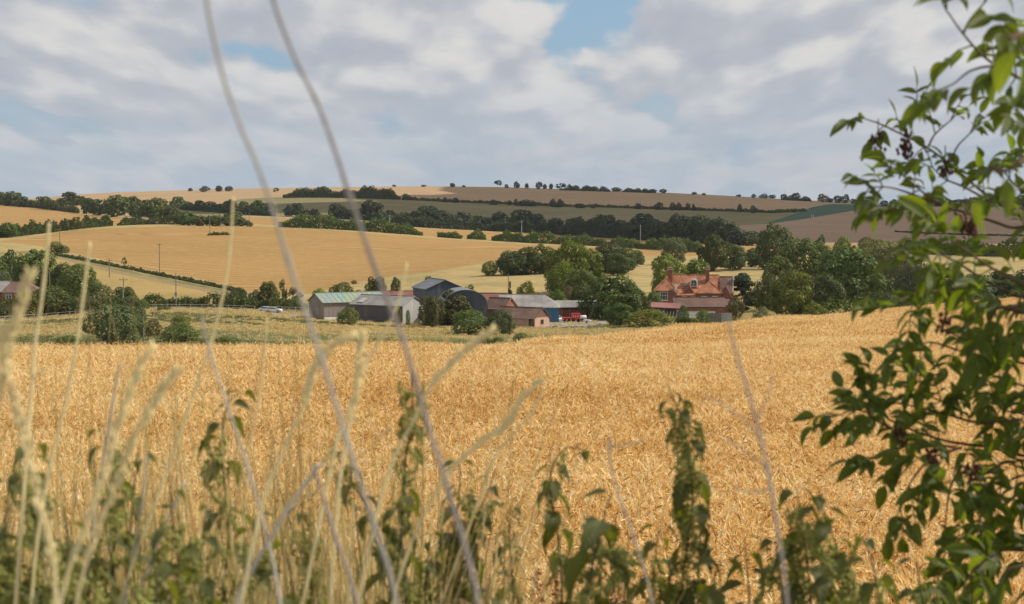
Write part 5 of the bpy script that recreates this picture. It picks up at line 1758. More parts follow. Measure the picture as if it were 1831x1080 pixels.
def leaf_mesh(name, length, width, mat, serr=0, fold=0.25, curl=0.3, twist=0.0, seed=0):
    """a leaf along +y, top side +z: pointed blade folded along its midrib and curling down"""
    r = np.random.default_rng(seed)
    n = 8 if not serr else 11
    V = []; Fc = []
    for i in range(n + 1):
        f = i / n
        if serr:
            w_ = width * .5 * (math.sin(math.pi * min(1, f * 1.0 + .02) ** .62) ** .85) * (1 - .25 * f)
            w_ *= 1 + (.16 if i % 2 else -.12)
        else:
            w_ = width * .5 * math.sin(math.pi * f ** .8) ** .8 * (1 - .18 * f)
        if f > .999: w_ = 0.0005
        if f < .001: w_ = width * (.18 if serr else .04)
        a = -curl * f * f * 1.6
        y = length * (math.sin(min(1.5, curl * f * 1.6)) / (curl * 1.6) if curl > .02 else f); z = -length * curl * f * f * .8
        tw = twist * f
        sg = fold * w_
        V += [(-w_ * math.cos(tw), y - (.03 * length if serr and i % 2 == 0 else 0), z + sg - w_ * math.sin(tw)), (-w_ * .5, y, z + sg * .35), (0, y, z), (w_ * .5, y, z + sg * .35), (w_ * math.cos(tw), y, z + sg + w_ * math.sin(tw))]
    for i in range(n):
        for k in range(4):
            a = i * 5 + k
            Fc.append((a, a + 1, a + 6, a + 5))
    me = bpy.data.meshes.new(name)
    me.from_pydata(V, [], Fc); me.materials.append(mat)
    me.polygons.foreach_set('use_smooth', [True] * len(me.polygons))
    return me


ELDER = [leaf_mesh('leaf', .078, .036, M['elder_leaf'], 0, .35 + .1 * i, [.15, .35, .55, .8, .4][i], [.2, -.3, .1, 0, .5][i], i) for i in range(5)]
NETTLE = [leaf_mesh('leaf', .085, .042, M['nettle_leaf'], 1, .35, [.4, .7, 1.0, .85][i], [.2, -.2, .1, 0][i], 20 + i) for i in range(4)]


def frame_of(pos, direction, up=Vector((0, 0, 1)), roll=0.0, s=1.0):
    d = Vector(direction).normalized()
    x = d.cross(up)
    if x.length < .05: x = d.cross(Vector((1, 0, 0)))
    x.normalize(); z = x.cross(d).normalized()
    m = Matrix((x, d, z)).transposed().to_4x4()
    m = m @ Matrix.Rotation(roll, 4, 'Y')
    return Matrix.Translation(pos) @ m @ Matrix.Diagonal((s, s, s, 1))


def put(me, name, mat4, parent):
    o = link(bpy.data.objects.new(name, me))
    o.parent = parent
    o.matrix_local = Matrix.Translation(-parent.location) @ mat4
    return o


def smooth_path(pts, n=6):
    """Catmull-Rom through the points"""
    pts = [Vector(p) for p in pts]
    q = [pts[0] * 2 - pts[1]] + pts + [pts[-1] * 2 - pts[-2]]
    out_ = []
    for i in range(1, len(q) - 2):
        for k in range(n):
            t_ = k / n; a, b, c, d = q[i - 1:i + 3]
            out_.append(.5 * ((2 * b) + (c - a) * t_ + (2 * a - 5 * b + 4 * c - d) * t_ * t_ + (3 * b - a - 3 * c + d) * t_ ** 3))
    out_.append(pts[-1])
    return out_


# ---- dead stems and grass stalks -----------------------------------------------------
def catkin_string(L_, n, seed, mat, drop=1.0, size=.0035):
    r = np.random.default_rng(seed); b = MB()
    for i in range(n):
        f = i / n
        c = Vector((r.normal(0, .004) + .02 * math.sin(f * 2 + seed), r.normal(0, .004) + f * .012, -f * L_ * drop))
        s_ = size * r.uniform(.7, 1.4)
        b.add([c + Vector(v) * s_ for v in ((1, 0, 0), (-1, 0, 0), (0, 1, 0), (0, -1, 0), (0, 0, 1), (0, 0, -1))],
              [(0, 2, 4), (2, 1, 4), (1, 3, 4), (3, 0, 4), (2, 0, 5), (1, 2, 5), (3, 1, 5), (0, 3, 5)])
    me = bpy.data.meshes.new('flower_string'); me.from_pydata(b.v, [], b.f); me.materials.append(mat)
    return me


def stem(points, Y, r0, r1, mat, label, head=0.0, head_w=0.010, name='grass_stalk', twigs=(), nodes=(), Yend=None, headmat='stem_straw', spikes=110):
    """a single tall stalk: pixel points from its tip down; it goes on down to the bank"""
    n = len(points)
    Yend = Yend or Y
    pw = [P(px, py, Y + (Yend - Y) * i / max(1, n - 1)) for i, (px, py) in enumerate(points)]
    last = pw[-1]; d = (pw[-1] - pw[-2]).normalized()
    zf = gz(915, last.y)
    k = (last.z - zf)
    if k > .05:
        d.z = min(d.z, -.6); d.normalize()
        foot = last + d * (k / -d.z)
        foot.z = ground(foot.x, foot.y) - .03
        foot.x = last.x + (foot.x - last.x) * .6
        for q in range(1, 7):
            pw.append(last.lerp(foot, q / 6))
    foot = pw[-1].copy()
    root = empty(name, foot); tag(root, label, 'grass stalk' if name == 'grass_stalk' else 'dead stem')
    path = smooth_path(pw, 7)
    m_ = len(path); rad = [r1 + (r0 - r1) * (i / m_) ** .7 for i in range(m_)]
    rr_ = random.Random(len(label)); rad = [v * rr_.uniform(.86, 1.16) for v in rad]
    for q in nodes:
        i = int(q * m_); rad[min(i, m_ - 1)] *= 1.5
    b = MB().tube([p - foot for p in path], rad, 7)
    b.build('stalk', M[mat], root, True)
    if head > 0:
        hb = MB(); r = np.random.default_rng(int(points[0][0]))
        L_ = int(m_ * head)
        for i in range(spikes):
            f = i / spikes; kf = f * L_; a = int(kf); p = path[a].lerp(path[min(a + 1, m_ - 1)], kf - a) - foot
            tdir = (path[max(a - 1, 0)] - path[min(a + 1, m_ - 1)]).normalized()
            an = r.uniform(0, 6.28); side = Vector((math.cos(an), math.sin(an), r.normal() * .4)).normalized()
            w_ = head_w * math.sin(math.pi * min(1, f * .9 + .1)) ** .6
            c = p + side * w_ * .28
            e = (tdir * 1.2 + side * .7).normalized(); ln = .0085 * r.uniform(.7, 1.3); x = e.cross(Vector((0, 1, .2))).normalized() * .0022; y = e.cross(x).normalized() * .0022
            hb.add([c, c + e * ln * .5 + x, c + e * ln * .5 + y, c + e * ln * .5 - x, c + e * ln * .5 - y, c + e * ln],
                   [(0, 1, 2), (0, 2, 3), (0, 3, 4), (0, 4, 1), (5, 2, 1), (5, 3, 2), (5, 4, 3), (5, 1, 4)])
        h_ = hb.build('seed_head', M[headmat], root); h_['kind'] = 'stuff'
    for tw in twigs:
        tp = [P(a, b_, Y) - foot for a, b_ in tw]
        MB().tube(smooth_path(tp, 4), [r1 * 1.1 - r1 * .7 * i / (len(tp) * 4) for i in range((len(tp) - 1) * 4 + 1)], 5).build('twig', M[mat], root, True)
    return root


stem([(366, -30), (374, 30), (400, 140), (430, 225), (462, 300), (486, 370), (520, 480), (548, 560), (575, 640), (606, 740), (640, 850), (672, 950), (712, 1090)], 1.4, .0022, .0012, 'stem_grey', 'leftmost tall blurred grey stem crossing sky and field, curving right', name='dead_stem', nodes=(.33,), Yend=1.6)
stem([(480, -30), (498, 30), (530, 110), (570, 190), (603, 280), (625, 350), (660, 450), (690, 530), (722, 610), (748, 700), (775, 790), (805, 890), (858, 1090)], 1.45, .0023, .0013, 'stem_purple', 'second tall blurred stem, starting at the top edge, right of the first', name='dead_stem', nodes=(.28,), Yend=1.65)
stem([(361, 566), (374, 625), (398, 700), (425, 780), (450, 860), (475, 950), (503, 1090)], 2.3, .0025, .0011, 'stem_grey', 'grey stem forking from the pale one and running down right', name='dead_stem')
stem([(417, 352), (413, 420), (402, 510), (378, 610), (352, 690), (320, 780), (285, 880), (240, 1000), (215, 1090)], 2.6, .0026, .0014, 'stem_straw', 'pale stalk whose tip stands in the stubble by the leaning pole')
stem([(88, 398), (84, 450), (74, 540), (62, 620), (55, 720), (45, 850), (28, 1090)], 2.5, .0028, .0018, 'stem_straw', 'straight pale stalk with tip before the left hedge', twigs=(((58, 672), (74, 664), (86, 657)),))
stem([(161, 432), (150, 520), (138, 610), (118, 720), (95, 810), (70, 940), (55, 1090)], 2.5, .0027, .0016, 'stem_straw', 'second straight pale stalk from the left, through the willow')
stem([(1303, 562), (1308, 600), (1322, 650), (1338, 700), (1362, 790), (1380, 880), (1394, 970), (1408, 1090)], 1.9, .0023, .0009, 'stem_purple', 'thin purple-grey stem with side twigs right of centre, ending below the house', name='dead_stem',
     twigs=(((1362, 790), (1330, 750), (1285, 720), (1255, 705)), ((1352, 755), (1372, 710), (1384, 670)), ((1378, 875), (1345, 880), (1310, 876)), ((1372, 840), (1340, 810), (1290, 780))))
stem([(270, 622), (240, 680), (212, 760), (185, 850), (150, 950), (105, 1090)], 1.8, .0024, .0012, 'stem_straw', 'thick yellowish grass stalk with loose head, lower left', .42, .0055)
stem([(316, 665), (285, 705), (246, 770), (215, 850), (170, 960), (135, 1090)], 1.85, .0024, .0012, 'stem_straw', 'yellow grass stalk with head leaning right of the thick one', .40, .0055)
stem([(2, 588), (14, 660), (36, 750), (52, 820), (72, 910), (95, 1000), (100, 1090)], 1.7, .0024, .0012, 'stem_straw', 'blurred pale grass head at the left edge, leaning right', .45, .0055)
stem([(52, 490), (40, 540), (24, 580), (10, 640), (-10, 760), (-30, 1000)], 1.7, .0024, .0012, 'stem_straw', 'blurred seed head leaning in over the brick house', .4, .0055)
stem([(879, 592), (850, 612), (815, 640), (775, 685), (740, 750), (690, 860), (640, 1090)], 2.2, .0025, .0011, 'stem_straw', 'arched grass head with bleached tip above the centre wheat edge', .26, .006)
stem([(628, 600), (596, 616), (565, 655), (545, 720), (505, 810), (470, 900), (430, 1090)], 2.1, .0025, .0011, 'stem_straw', 'arched yellow grass head left of the first stem at the wheat edge', .26, .009)
stem([(648, 598), (645, 640), (640, 690), (625, 760), (610, 840), (600, 940), (590, 1090)], 2.4, .0026, .0014, 'stem_straw', 'short upright grass head between the two tall stems', .22, .008)
stem([(728, 470), (712, 540), (690, 590), (660, 640), (640, 690), (620, 745), (600, 800)], 2.5, .0028, .0012, 'stem_straw', 'faint stalk leaning across the bright gable of the barn')
stem([(965, 683), (925, 720), (905, 762), (860, 790), (800, 850), (740, 960), (700, 1090)], 2.6, .0026, .0012, 'stem_straw', 'bent feathery grass head over the wheat, centre', .34, .009)
stem([(478, 570), (472, 640), (462, 720), (448, 800)], 3.0, .0022, .0012, 'stem_straw', 'fine straight straw left of the first tall stem')
stem([(215, 648), (205, 700), (194, 770), (178, 860), (160, 1000)], 3.0, .0026, .0016, 'stem_grey', 'short grey stalk tip between pale stalks at left')
stem([(262, 812), (255, 900), (238, 990), (222, 1090)], 2.6, .0025, .0011, 'stem_grey', 'whitish dead stem low at left, nearly upright', name='dead_stem')
stem([(330, 860), (300, 930), (270, 1000), (245, 1090)], 2.7, .0028, .0018, 'stem_grey', 'whitish dead stem low at left, leaning right of the upright one', name='dead_stem')
stem([(632, 895), (628, 960), (622, 1090)], 2.5, .0025, .0011, 'stem_straw', 'bright bleached stub of a stalk below centre left')
stem([(572, 828), (535, 880), (500, 935), (450, 1020), (420, 1090)], 2.3, .0028, .0018, 'stem_grey', 'grey straw crossing the forked stem at bottom left')
stem([(560, 830), (575, 880), (600, 960), (640, 1090)], 2.3, .0028, .0016, 'stem_purple', 'grey stem leaning right between crossing straws', name='dead_stem')
stem([(700, 760), (650, 810), (560, 880), (460, 960), (380, 1060)], 3.2, .0025, .0011, 'stem_straw', 'long yellow straw lying across the lower left')
stem([(640, 740), (560, 850), (500, 930), (470, 1090)], 3.2, .0026, .0016, 'stem_straw', 'yellow straw slanting up towards the first tall stem')
stem([(1090, 780), (1095, 850), (1130, 950), (1170, 1090)], 2.6, .0025, .0011, 'stem_grey', 'blurred grey stalk above the hook leaved nettle', name='dead_stem', twigs=(((1092, 800), (1120, 795), (1150, 790)),))
stem([(880, 830), (905, 790), (950, 740), (975, 690)][::-1], 3.1, .0024, .0012, 'stem_straw', 'faint straw with drooping tip over the centre wheat')


# ---- nettles -----------------------------------------------------------------------
STR = [catkin_string(.032 + .009 * i, 22 + 5 * i, i, M['catkin'], size=.0030) for i in range(4)]


def nettle(points, Y, label, size=1.0, step=.062, catkins=1.0, first=0.0, density=1.0, seed=0, droop=.5, cat_from=.15):
    """a stinging nettle: square stem, opposite pairs of toothed drooping leaves, hanging strings of flowers"""
    r = random.Random(seed)
    pw = [P(px, py, Y) for px, py in points]
    last = pw[-1]
    foot = Vector((last.x + r.uniform(-.03, .03), last.y + r.uniform(0, .05), ground(last.x, last.y) - .03))
    if last.z - foot.z > .1:
        for q in range(1, 6):
            pw.append(last.lerp(foot, q / 5))
    else:
        foot = last
    root = empty('nettle', foot); tag(root, label, 'nettle')
    path = smooth_path(pw, 8); m_ = len(path)
    MB().tube([p - foot for p in path], [.0007 + .0024 * (i / m_) ** .6 for i in range(m_)], 5).build('stem', M['nettle_stem'], root, True)
    dist = 0; nxt = .002; k = 0
    vis_len = sum((a - b).length for a, b in zip(path[:-1], path[1:]))
    for i in range(1, m_):
        seg = (path[i] - path[i - 1]).length
        dist += seg
        while dist > nxt:
            f = min(1, (dist) / .16)
            az = (k % 2) * math.pi / 2 + r.uniform(-.35, .35) + seed
            p = path[i - 1].lerp(path[i], r.random())
            if (p.z < -.95) and (dist > .35):
                nxt += step; k += 1; continue
            for s in (0, math.pi):
                if r.random() > density * (.85 if dist < .35 else .55): continue
                a = az + s
                dirv = Vector((math.cos(a), math.sin(a) * .8, r.uniform(-.35, .25) - droop * f))
                sc_ = size * (.42 + .62 * f) * r.uniform(.8, 1.15) * (.9 if dist < .5 else .75)
                put(NETTLE[r.randrange(4)], 'leaf', frame_of(p + dirv.normalized() * .012, dirv, roll=r.uniform(-.5, .5), s=sc_), root)
            if dist > cat_from * .3 and r.random() < .9:
                for q in range(int(2.6 * catkins + r.random())):
                    a = r.uniform(0, 6.28)
                    o_ = link(bpy.data.objects.new('flower_string', STR[r.randrange(4)])); o_.parent = root
                    o_.location = p - foot + Vector((math.cos(a) * .010, math.sin(a) * .010, r.uniform(-.01, .01)))
                    o_.rotation_euler = (r.uniform(-.5, .5), r.uniform(-.5, .5), a); o_.scale = (size,) * 3
            nxt += step * (.45 + .6 * min(1, dist / .3)) * size ** .5
            k += 1
    return root


nettle([(430, 700), (408, 722), (398, 770), (402, 860), (408, 960), (400, 1090)], 3.3, 'nettle with drooping toothed leaves left of the forked grey stem', 1.0, .055, 1, seed=1)
nettle([(735, 645), (737, 700), (740, 770), (728, 800), (722, 870), (715, 980), (705, 1090)], 3.2, 'nettle crowned by a long hanging flower cluster on the second stem', .55, .028, 1.6, density=.35, seed=2, droop=1)
nettle([(595, 790), (610, 830), (640, 880), (668, 930), (690, 1000), (700, 1090)], 3.2, 'nettle leaning left behind the first tall stem', .8, .05, .8, seed=3)
nettle([(821, 822), (822, 870), (815, 930), (800, 1000), (792, 1090)], 3.6, 'spiky topped nettle right of the second stem', .85, .042, 1.5, density=.8, seed=4)
nettle([(888, 835), (872, 880), (850, 930), (828, 990), (820, 1090)], 3.6, 'nettle with clustered flowers right of the spiky topped one', .8, .045, 1.5, density=.8, seed=5)
nettle([(545, 885), (540, 915), (545, 960), (560, 1020), (570, 1090)], 3.5, 'bushy nettle flower head between crossing straws', .6, .028, 2.2, density=.4, seed=6)
nettle([(715, 905), (718, 960), (722, 1010), (725, 1090)], 2.8, 'dark blurred nettle leaf hanging between the tall stems', 1.1, .06, .4, seed=7, droop=1.6)
nettle([(1048, 806), (1015, 800), (990, 830), (985, 880), (1000, 980), (1005, 1090)], 3.6, 'nettle tip bending left with hanging leaves, centre right', .8, .05, .5, density=.8, seed=8, droop=.9)
nettle([(1095, 880), (1085, 905), (1075, 950), (1060, 1010), (1050, 1090)], 2.9, 'big dark hook leaved nettle in the lower centre', 1.55, .07, 1.6, seed=9, droop=1.0)
nettle([(1192, 683), (1205, 715), (1222, 760), (1235, 840), (1238, 900), (1228, 980), (1215, 1090)], 3.4, 'tallest nettle, standing alone right of centre with flower spire', .85, .04, 1.7, density=.65, seed=10)
nettle([(1255, 910), (1252, 960), (1250, 1010), (1248, 1090)], 3.4, 'young nettle beside the foot of the tallest one', .8, .06, .2, seed=11)
nettle([(1180, 940), (1172, 990), (1165, 1090)], 3.5, 'low nettle left of the tallest one', .9, .055, .8, seed=12)
nettle([(1425, 868), (1430, 920), (1440, 980), (1450, 1090)], 3.2, 'dark leafy nettle left of the elder, behind the purple stem', 1.05, .045, 1.5, seed=13)
nettle([(1462, 880), (1478, 930), (1500, 990), (1520, 1090)], 3.1, 'dark nettle leaning right below the elder', 1.05, .045, 1.2, seed=14)
nettle([(1330, 960), (1335, 1010), (1340, 1090)], 3.4, 'low nettle between the tallest one and the purple stem', .95, .055, .8, seed=15)
nettle([(1290, 1000), (1275, 1040), (1270, 1090)], 3.0, 'broad leaved nettle at the bottom right of centre', 1.4, .07, .6, seed=16, droop=.9)
nettle([(1545, 965), (1560, 1010), (1570, 1090)], 3.0, 'dark nettle at the bottom below the elder tips', 1.15, .055, .8, seed=17)
nettle([(912, 905), (910, 960), (915, 1010), (918, 1090)], 3.7, 'thin nettle with few leaves in the lower centre', .7, .055, .6, density=.7, seed=18)
nettle([(875, 1030), (872, 1060), (868, 1100)], 2.9, 'nettle tip at the bottom edge left of centre', 1.1, .06, .4, seed=19)
nettle([(60, 790), (48, 850), (40, 930), (35, 1090)], 2.7, 'blurred nettle at the left edge behind the pale head', .95, .045, 1.3, density=.6, seed=20)
nettle([(185, 770), (200, 830), (205, 930), (200, 1090)], 2.8, 'blurred nettle behind the thick yellow stalk', .9, .045, 1.3, density=.6, seed=21)
nettle([(248, 800), (240, 880), (232, 960), (225, 1090)], 2.9, 'blurred nettle right of the thick yellow stalk', .85, .05, 1.2, density=.6, seed=22)
nettle([(305, 880), (310, 940), (318, 1000), (320, 1090)], 2.6, 'blurred leafy nettle in the lower left middle', .95, .045, 1.4, density=.6, seed=23)
nettle([(370, 905), (362, 960), (360, 1020), (358, 1090)], 2.7, 'blurred nettle left of the drooping one', .9, .045, 1.2, density=.6, seed=24)
nettle([(110, 900), (120, 960), (118, 1090)], 2.6, 'low blurred nettle in the bottom left corner', 1.0, .045, 1.2, density=.6, seed=25)
nettle([(455, 920), (452, 980), (448, 1090)], 2.9, 'low blurred nettle under the forked grey stem', .9, .05, 1.2, density=.6, seed=26)
nettle([(15, 860), (10, 950), (5, 1090)], 2.6, 'nettle cut by the left edge of the picture', 1.0, .05, 1.2, density=.6, seed=27)
nettle([(1640, 1000), (1645, 1050), (1650, 1100)], 3.3, 'nettle below the hanging elder leaves at the bottom', 1.0, .055, .8, seed=28)
nettle([(1385, 960), (1392, 1010), (1400, 1090)], 3.3, 'low dark nettle at the foot of the purple stem', 1.05, .05, 1.0, seed=29)
nettle([(770, 960), (765, 1010), (760, 1090)], 3.4, 'low nettle between second stem and hanging leaf', .9, .05, .8, seed=30)
nettle([(165, 940), (160, 1000), (158, 1090)], 2.5, 'blurred nettle at the foot of the yellow heads', 1.0, .05, 1.2, density=.55, seed=31)
nettle([(270, 960), (275, 1010), (280, 1090)], 2.5, 'blurred nettle tip in front of the whitish stems', 1.0, .05, 1.2, density=.55, seed=32)
nettle([(510, 980), (520, 1030), (525, 1090)], 2.8, 'dark nettle tip at the bottom beside the forked stem', 1.2, .06, .5, seed=33)
nettle([(1120, 985), (1118, 1030), (1115, 1090)], 3.4, 'nettle tip among the red docks', .9, .055, .6, seed=34)


# ---- red dock spikes -----------------------------------------------------------------
def dock(px, top, Y, label, seed):
    r = random.Random(seed)
    foot = P(px, 1080, Y); foot.z = ground(foot.x, foot.y) - .02
    tip = P(px + r.uniform(-8, 8), top, Y)
    root = empty('dock', foot); tag(root, label, 'dock plant')
    path = smooth_path([Vector((0, 0, 0)), (tip - foot) * .5 + Vector((r.uniform(-.02, .02), 0, 0)), tip - foot], 8)
    MB().tube(path, [.003 - .0018 * i / len(path) for i in range(len(path))], 5).build('stem', M['dock_red'], root, True)
    b = MB(); n = 150
    for i in range(n):
        f = 1 - (i / n) * .42
        k = f * (len(path) - 1); a = min(int(k), len(path) - 2); p = path[a].lerp(path[a + 1], k - a)
        an = r.uniform(0, 6.3); rr = r.uniform(.003, .013)
        c = p + Vector((math.cos(an) * rr, math.sin(an) * rr, r.uniform(-.004, .004)))
        s_ = .0035
        b.add([c + Vector(v) * s_ for v in ((1, 0, 0), (-1, 0, 0), (0, 1, 0), (0, -1, 0), (0, 0, 1), (0, 0, -1))],
              [(0, 2, 4), (2, 1, 4), (1, 3, 4), (3, 0, 4), (2, 0, 5), (1, 2, 5), (3, 1, 5), (0, 3, 5)])
    b.build('seeds', M['dock_red'], root)['kind'] = 'stuff'


for i, (px, tp, Y, lb) in enumerate([(992, 985, 4.2, 'leftmost red dock spike at the bottom centre'), (1078, 1010, 4.4, 'red dock spike just left of the low nettle'),
                                    (1104, 1035, 4.0, 'short red dock spike low at the bottom'), (968, 1020, 4.1, 'low red dock spike beside the thin nettle'),
                                    (1095, 1005, 4.6, 'taller red dock spike below the hook leaved nettle'), (1062, 1040, 4.3, 'shortest red dock spike at the very bottom')]):
    dock(px, tp, Y, lb, i + 40)


# ---- the elder at the right --------------------------------------------------------------
ex = P(2200, 900, 4.4)
efoot = Vector((ex.x, ex.y, ground(ex.x, ex.y) - .05))
elder = empty('elder_bush', efoot)
tag(elder, 'leafy green elder bush reaching in from the right edge', 'bush')
_leaves = []
er = random.Random(5)
stalks = MB()
bush_c = P(2200, 600, 4.4)


def compound(p, d, n=5, s=1.0):
    """a pinnate leaf: a thin stalk with pairs of leaflets and one at the tip"""
    d = Vector(d).normalized()
    L_ = .085 * s * (1.0 if n == 5 else 1.35)
    pts_ = [p, p + d * L_ * .5 + Vector((0, 0, .004)), p + d * L_ + Vector((0, 0, -.004))]
    stalks.tube([q - efoot for q in pts_], [.0016, .0012, .0009], 4)
    side = d.cross(Vector((0, 0, 1)))
    if side.length < .2: side = Vector((1, 0, 0))
    side.normalize()
    side = (side + Vector((0, er.uniform(-.7, .7), er.uniform(-.5, .3)))).normalized()
    _leaves.append((pts_[2], (d + Vector((0, 0, er.uniform(-.5, 0)))).normalized(), s))
    pairs = (n - 1) // 2
    for i in range(pairs):
        q = pts_[0].lerp(pts_[2], .35 + .6 * i / max(1, pairs - .4))
        for sg in (-1, 1):
            if er.random() < .1: continue
            dd = (side * sg * .9 + d * .55 + Vector((0, 0, er.uniform(-.55, .1)))).normalized()
            _leaves.append((q, dd, s * er.uniform(.72, .95)))


def branch(points, Y, r0=.006, Yend=None, leaves=True, step=.058, trunk=True, size=1.0, tipn=5, twigginess=.75):
    n = len(points); Yend = Yend or Y
    pw = [P(a, b, Y + (Yend - Y) * (i / (n - 1)) ** .8) for i, (a, b) in enumerate(points)]
    if trunk:
        pw = pw + [efoot + Vector((er.uniform(-.05, .05), 0, (pw[-1].z - efoot.z) * .75))]
    path = smooth_path(pw, 6); m_ = len(path)
    MB().tube([q - efoot for q in path], [.0012 + r0 * .55 * (i / m_) ** .9 for i in range(m_)], 6).build('branch', M['elder_bark'], elder, True)
    if not leaves: return
    d0 = (path[0] - path[1]).normalized()
    for q in range(2):
        compound(path[0], (d0 + Vector((er.uniform(-.5, .5), er.uniform(-.4, .4), er.uniform(-.5, .6)))).normalized(), tipn, size)
    dist = 0; nxt = step; k = 0
    for i in range(1, m_):
        seg = (path[i] - path[i - 1]).length; dist += seg
        while dist > nxt:
            d_ = (path[i - 1] - path[i]).normalized()
            p = path[i - 1]
            pxx = px_of(p.x, p.y)
            for sg in (-1, 1):
                if er.random() > twigginess * .66: continue
                up = Vector((-d_.z, er.uniform(-.6, .6), d_.x)).normalized() * sg
                dd = (up * er.uniform(.6, 1.1) + d_ * er.uniform(.2, .9)).normalized()
                if pxx < 1950:
                    compound(p, dd, er.choice((5, 5, 7)), size * er.uniform(.8, 1.05))
            nxt += step * (1 if pxx < 1860 else 2.2); k += 1


# upper shoots against the sky
branch([(1692, 18), (1722, 60), (1758, 100), (1800, 128), (1860, 160), (1960, 220)], 3.1, .005, 3.6, step=.11, size=.72)
branch([(1760, 5), (1735, 35), (1722, 60)], 3.1, .002, trunk=False, size=.8)
branch([(1705, 150), (1740, 125), (1790, 122), (1860, 165)], 3.2, .003, trunk=False, step=.10, size=.72)
branch([(1800, 40), (1830, 90), (1880, 170), (1960, 260)], 3.0, .005, 3.5, step=.12, size=.66, twigginess=.6)
branch([(1815, 190), (1850, 230), (1930, 300)], 3.3, .004, 3.7, step=.11, size=.62, twigginess=.6)
# the light green spray
branch([(1545, 212), (1575, 222), (1612, 240), (1655, 262), (1700, 295), (1760, 345), (1830, 390), (1930, 440)], 4.3, .005, 4.4, step=.055, size=.62, twigginess=.9)
branch([(1640, 195), (1632, 215), (1628, 245)], 4.3, .002, trunk=False, step=.04, size=.6)
branch([(1700, 215), (1672, 240), (1660, 262)], 4.3, .002, trunk=False, step=.045, size=.6)
branch([(1735, 238), (1712, 262), (1700, 290)], 4.3, .002, trunk=False, step=.045, size=.6)
branch([(1668, 300), (1690, 320), (1725, 335), (1780, 365)], 4.3, .003, trunk=False, step=.045, size=.62)
branch([(1555, 335), (1590, 335), (1625, 345), (1680, 365), (1740, 385), (1800, 405), (1900, 450)], 3.9, .005, 4.2, step=.06, size=.6, twigginess=.75)
branch([(1590, 375), (1625, 374), (1665, 372)], 3.9, .002, trunk=False, size=.55, twigginess=.4)
branch([(1620, 318), (1640, 335), (1672, 362)], 3.9, .002, trunk=False, size=.7, step=.04)
branch([(1790, 300), (1815, 330), (1860, 370), (1930, 420)], 4.0, .004, 4.3, size=.7, step=.05)
# middle
branch([(1635, 462), (1672, 452), (1712, 470), (1760, 500), (1820, 530), (1920, 560)], 3.7, .006, 4.2, step=.062, size=.72, twigginess=.8)
branch([(1700, 430), (1730, 450), (1775, 480), (1830, 510)], 3.8, .004, trunk=False, step=.05, size=.85)
branch([(1590, 548), (1625, 530), (1670, 520), (1720, 533), (1760, 545), (1830, 560), (1930, 600)], 3.7, .005, 4.2, step=.085, size=.68, twigginess=.6)
branch([(1760, 590), (1775, 560), (1800, 548), (1850, 560)], 3.8, .003, trunk=False, size=.8)
branch([(1620, 632), (1660, 612), (1710, 625), (1765, 640), (1830, 650), (1930, 680)], 3.9, .005, 4.3, step=.05, size=.75, twigginess=.85)
branch([(1680, 590), (1710, 600), (1760, 632)], 3.9, .002, trunk=False, size=.75, step=.045)
branch([(1800, 600), (1812, 560), (1835, 520), (1870, 500)], 3.9, .003, trunk=False, size=.8)
# lower
branch([(1560, 690), (1560, 708), (1552, 728), (1562, 748), (1590, 765)], 3.9, .002, trunk=False, step=.035, size=.58, twigginess=1.3)
branch([(1500, 742), (1530, 733), (1560, 740)], 3.9, .0015, trunk=False, step=.035, size=.62, twigginess=1.2)
branch([(1620, 665), (1650, 672), (1690, 668)], 3.9, .0015, trunk=False, step=.035, size=.58, twigginess=1.2)
branch([(1528, 735), (1562, 728), (1590, 750), (1640, 772), (1700, 790), (1770, 800), (1830, 815), (1930, 830)], 3.9, .006, 4.4, step=.05, size=0.60, twigginess=.95)
branch([(1555, 690), (1562, 712), (1570, 735)], 3.9, .002, trunk=False, size=0.52, twigginess=.9)
branch([(1600, 720), (1640, 728), (1690, 740), (1750, 755), (1830, 750)], 4.0, .004, trunk=False, step=.046, size=0.63, twigginess=.95)
branch([(1650, 705), (1690, 720), (1730, 742)], 4.0, .002, trunk=False, step=.045, size=0.59, twigginess=.9)
branch([(1570, 820), (1610, 800), (1660, 795), (1710, 800)], 3.9, .003, trunk=False, step=.05, size=0.67, twigginess=.95)
branch([(1610, 905), (1630, 860), (1665, 820), (1720, 800)], 3.8, .003, trunk=False, step=.05, size=0.71, twigginess=.95)
branch([(1690, 955), (1692, 915), (1700, 870), (1720, 830)], 3.8, .003, trunk=False, step=.05, size=0.76, twigginess=.95)
branch([(1750, 935), (1765, 900), (1790, 870), (1840, 850), (1930, 880)], 3.8, .005, 4.3, step=.052, size=0.76, twigginess=.95)
branch([(1775, 700), (1790, 730), (1830, 740), (1930, 760)], 3.9, .004, 4.3, step=.05, size=0.67, twigginess=.9)
branch([(1720, 690), (1745, 665), (1800, 680), (1860, 700)], 4.0, .003, trunk=False, step=.05, size=0.63, twigginess=.9)
branch([(1760, 850), (1790, 830), (1850, 820)], 4.0, .003, trunk=False, step=.045, size=0.71, twigginess=.95)
branch([(1680, 1030), (1720, 1000), (1780, 985), (1850, 985), (1930, 990)], 3.6, .006, 4.2, step=.05, size=0.76, twigginess=.95)
branch([(1780, 1060), (1800, 1020), (1850, 1010)], 3.5, .004, trunk=False, step=.05, size=0.80, twigginess=.9)
branch([(1725, 1045), (1740, 1020), (1780, 990)], 3.6, .003, trunk=False, step=.05, size=0.76, twigginess=.9)
MB().tube([Vector((0, 0, -.05)), Vector((.02, 0, .9)), Vector((-.03, .02, 2.0)), Vector((0, 0, 3.1))], [.06, .05, .035, .015], 8).build('trunk', M['elder_bark'], elder, True)
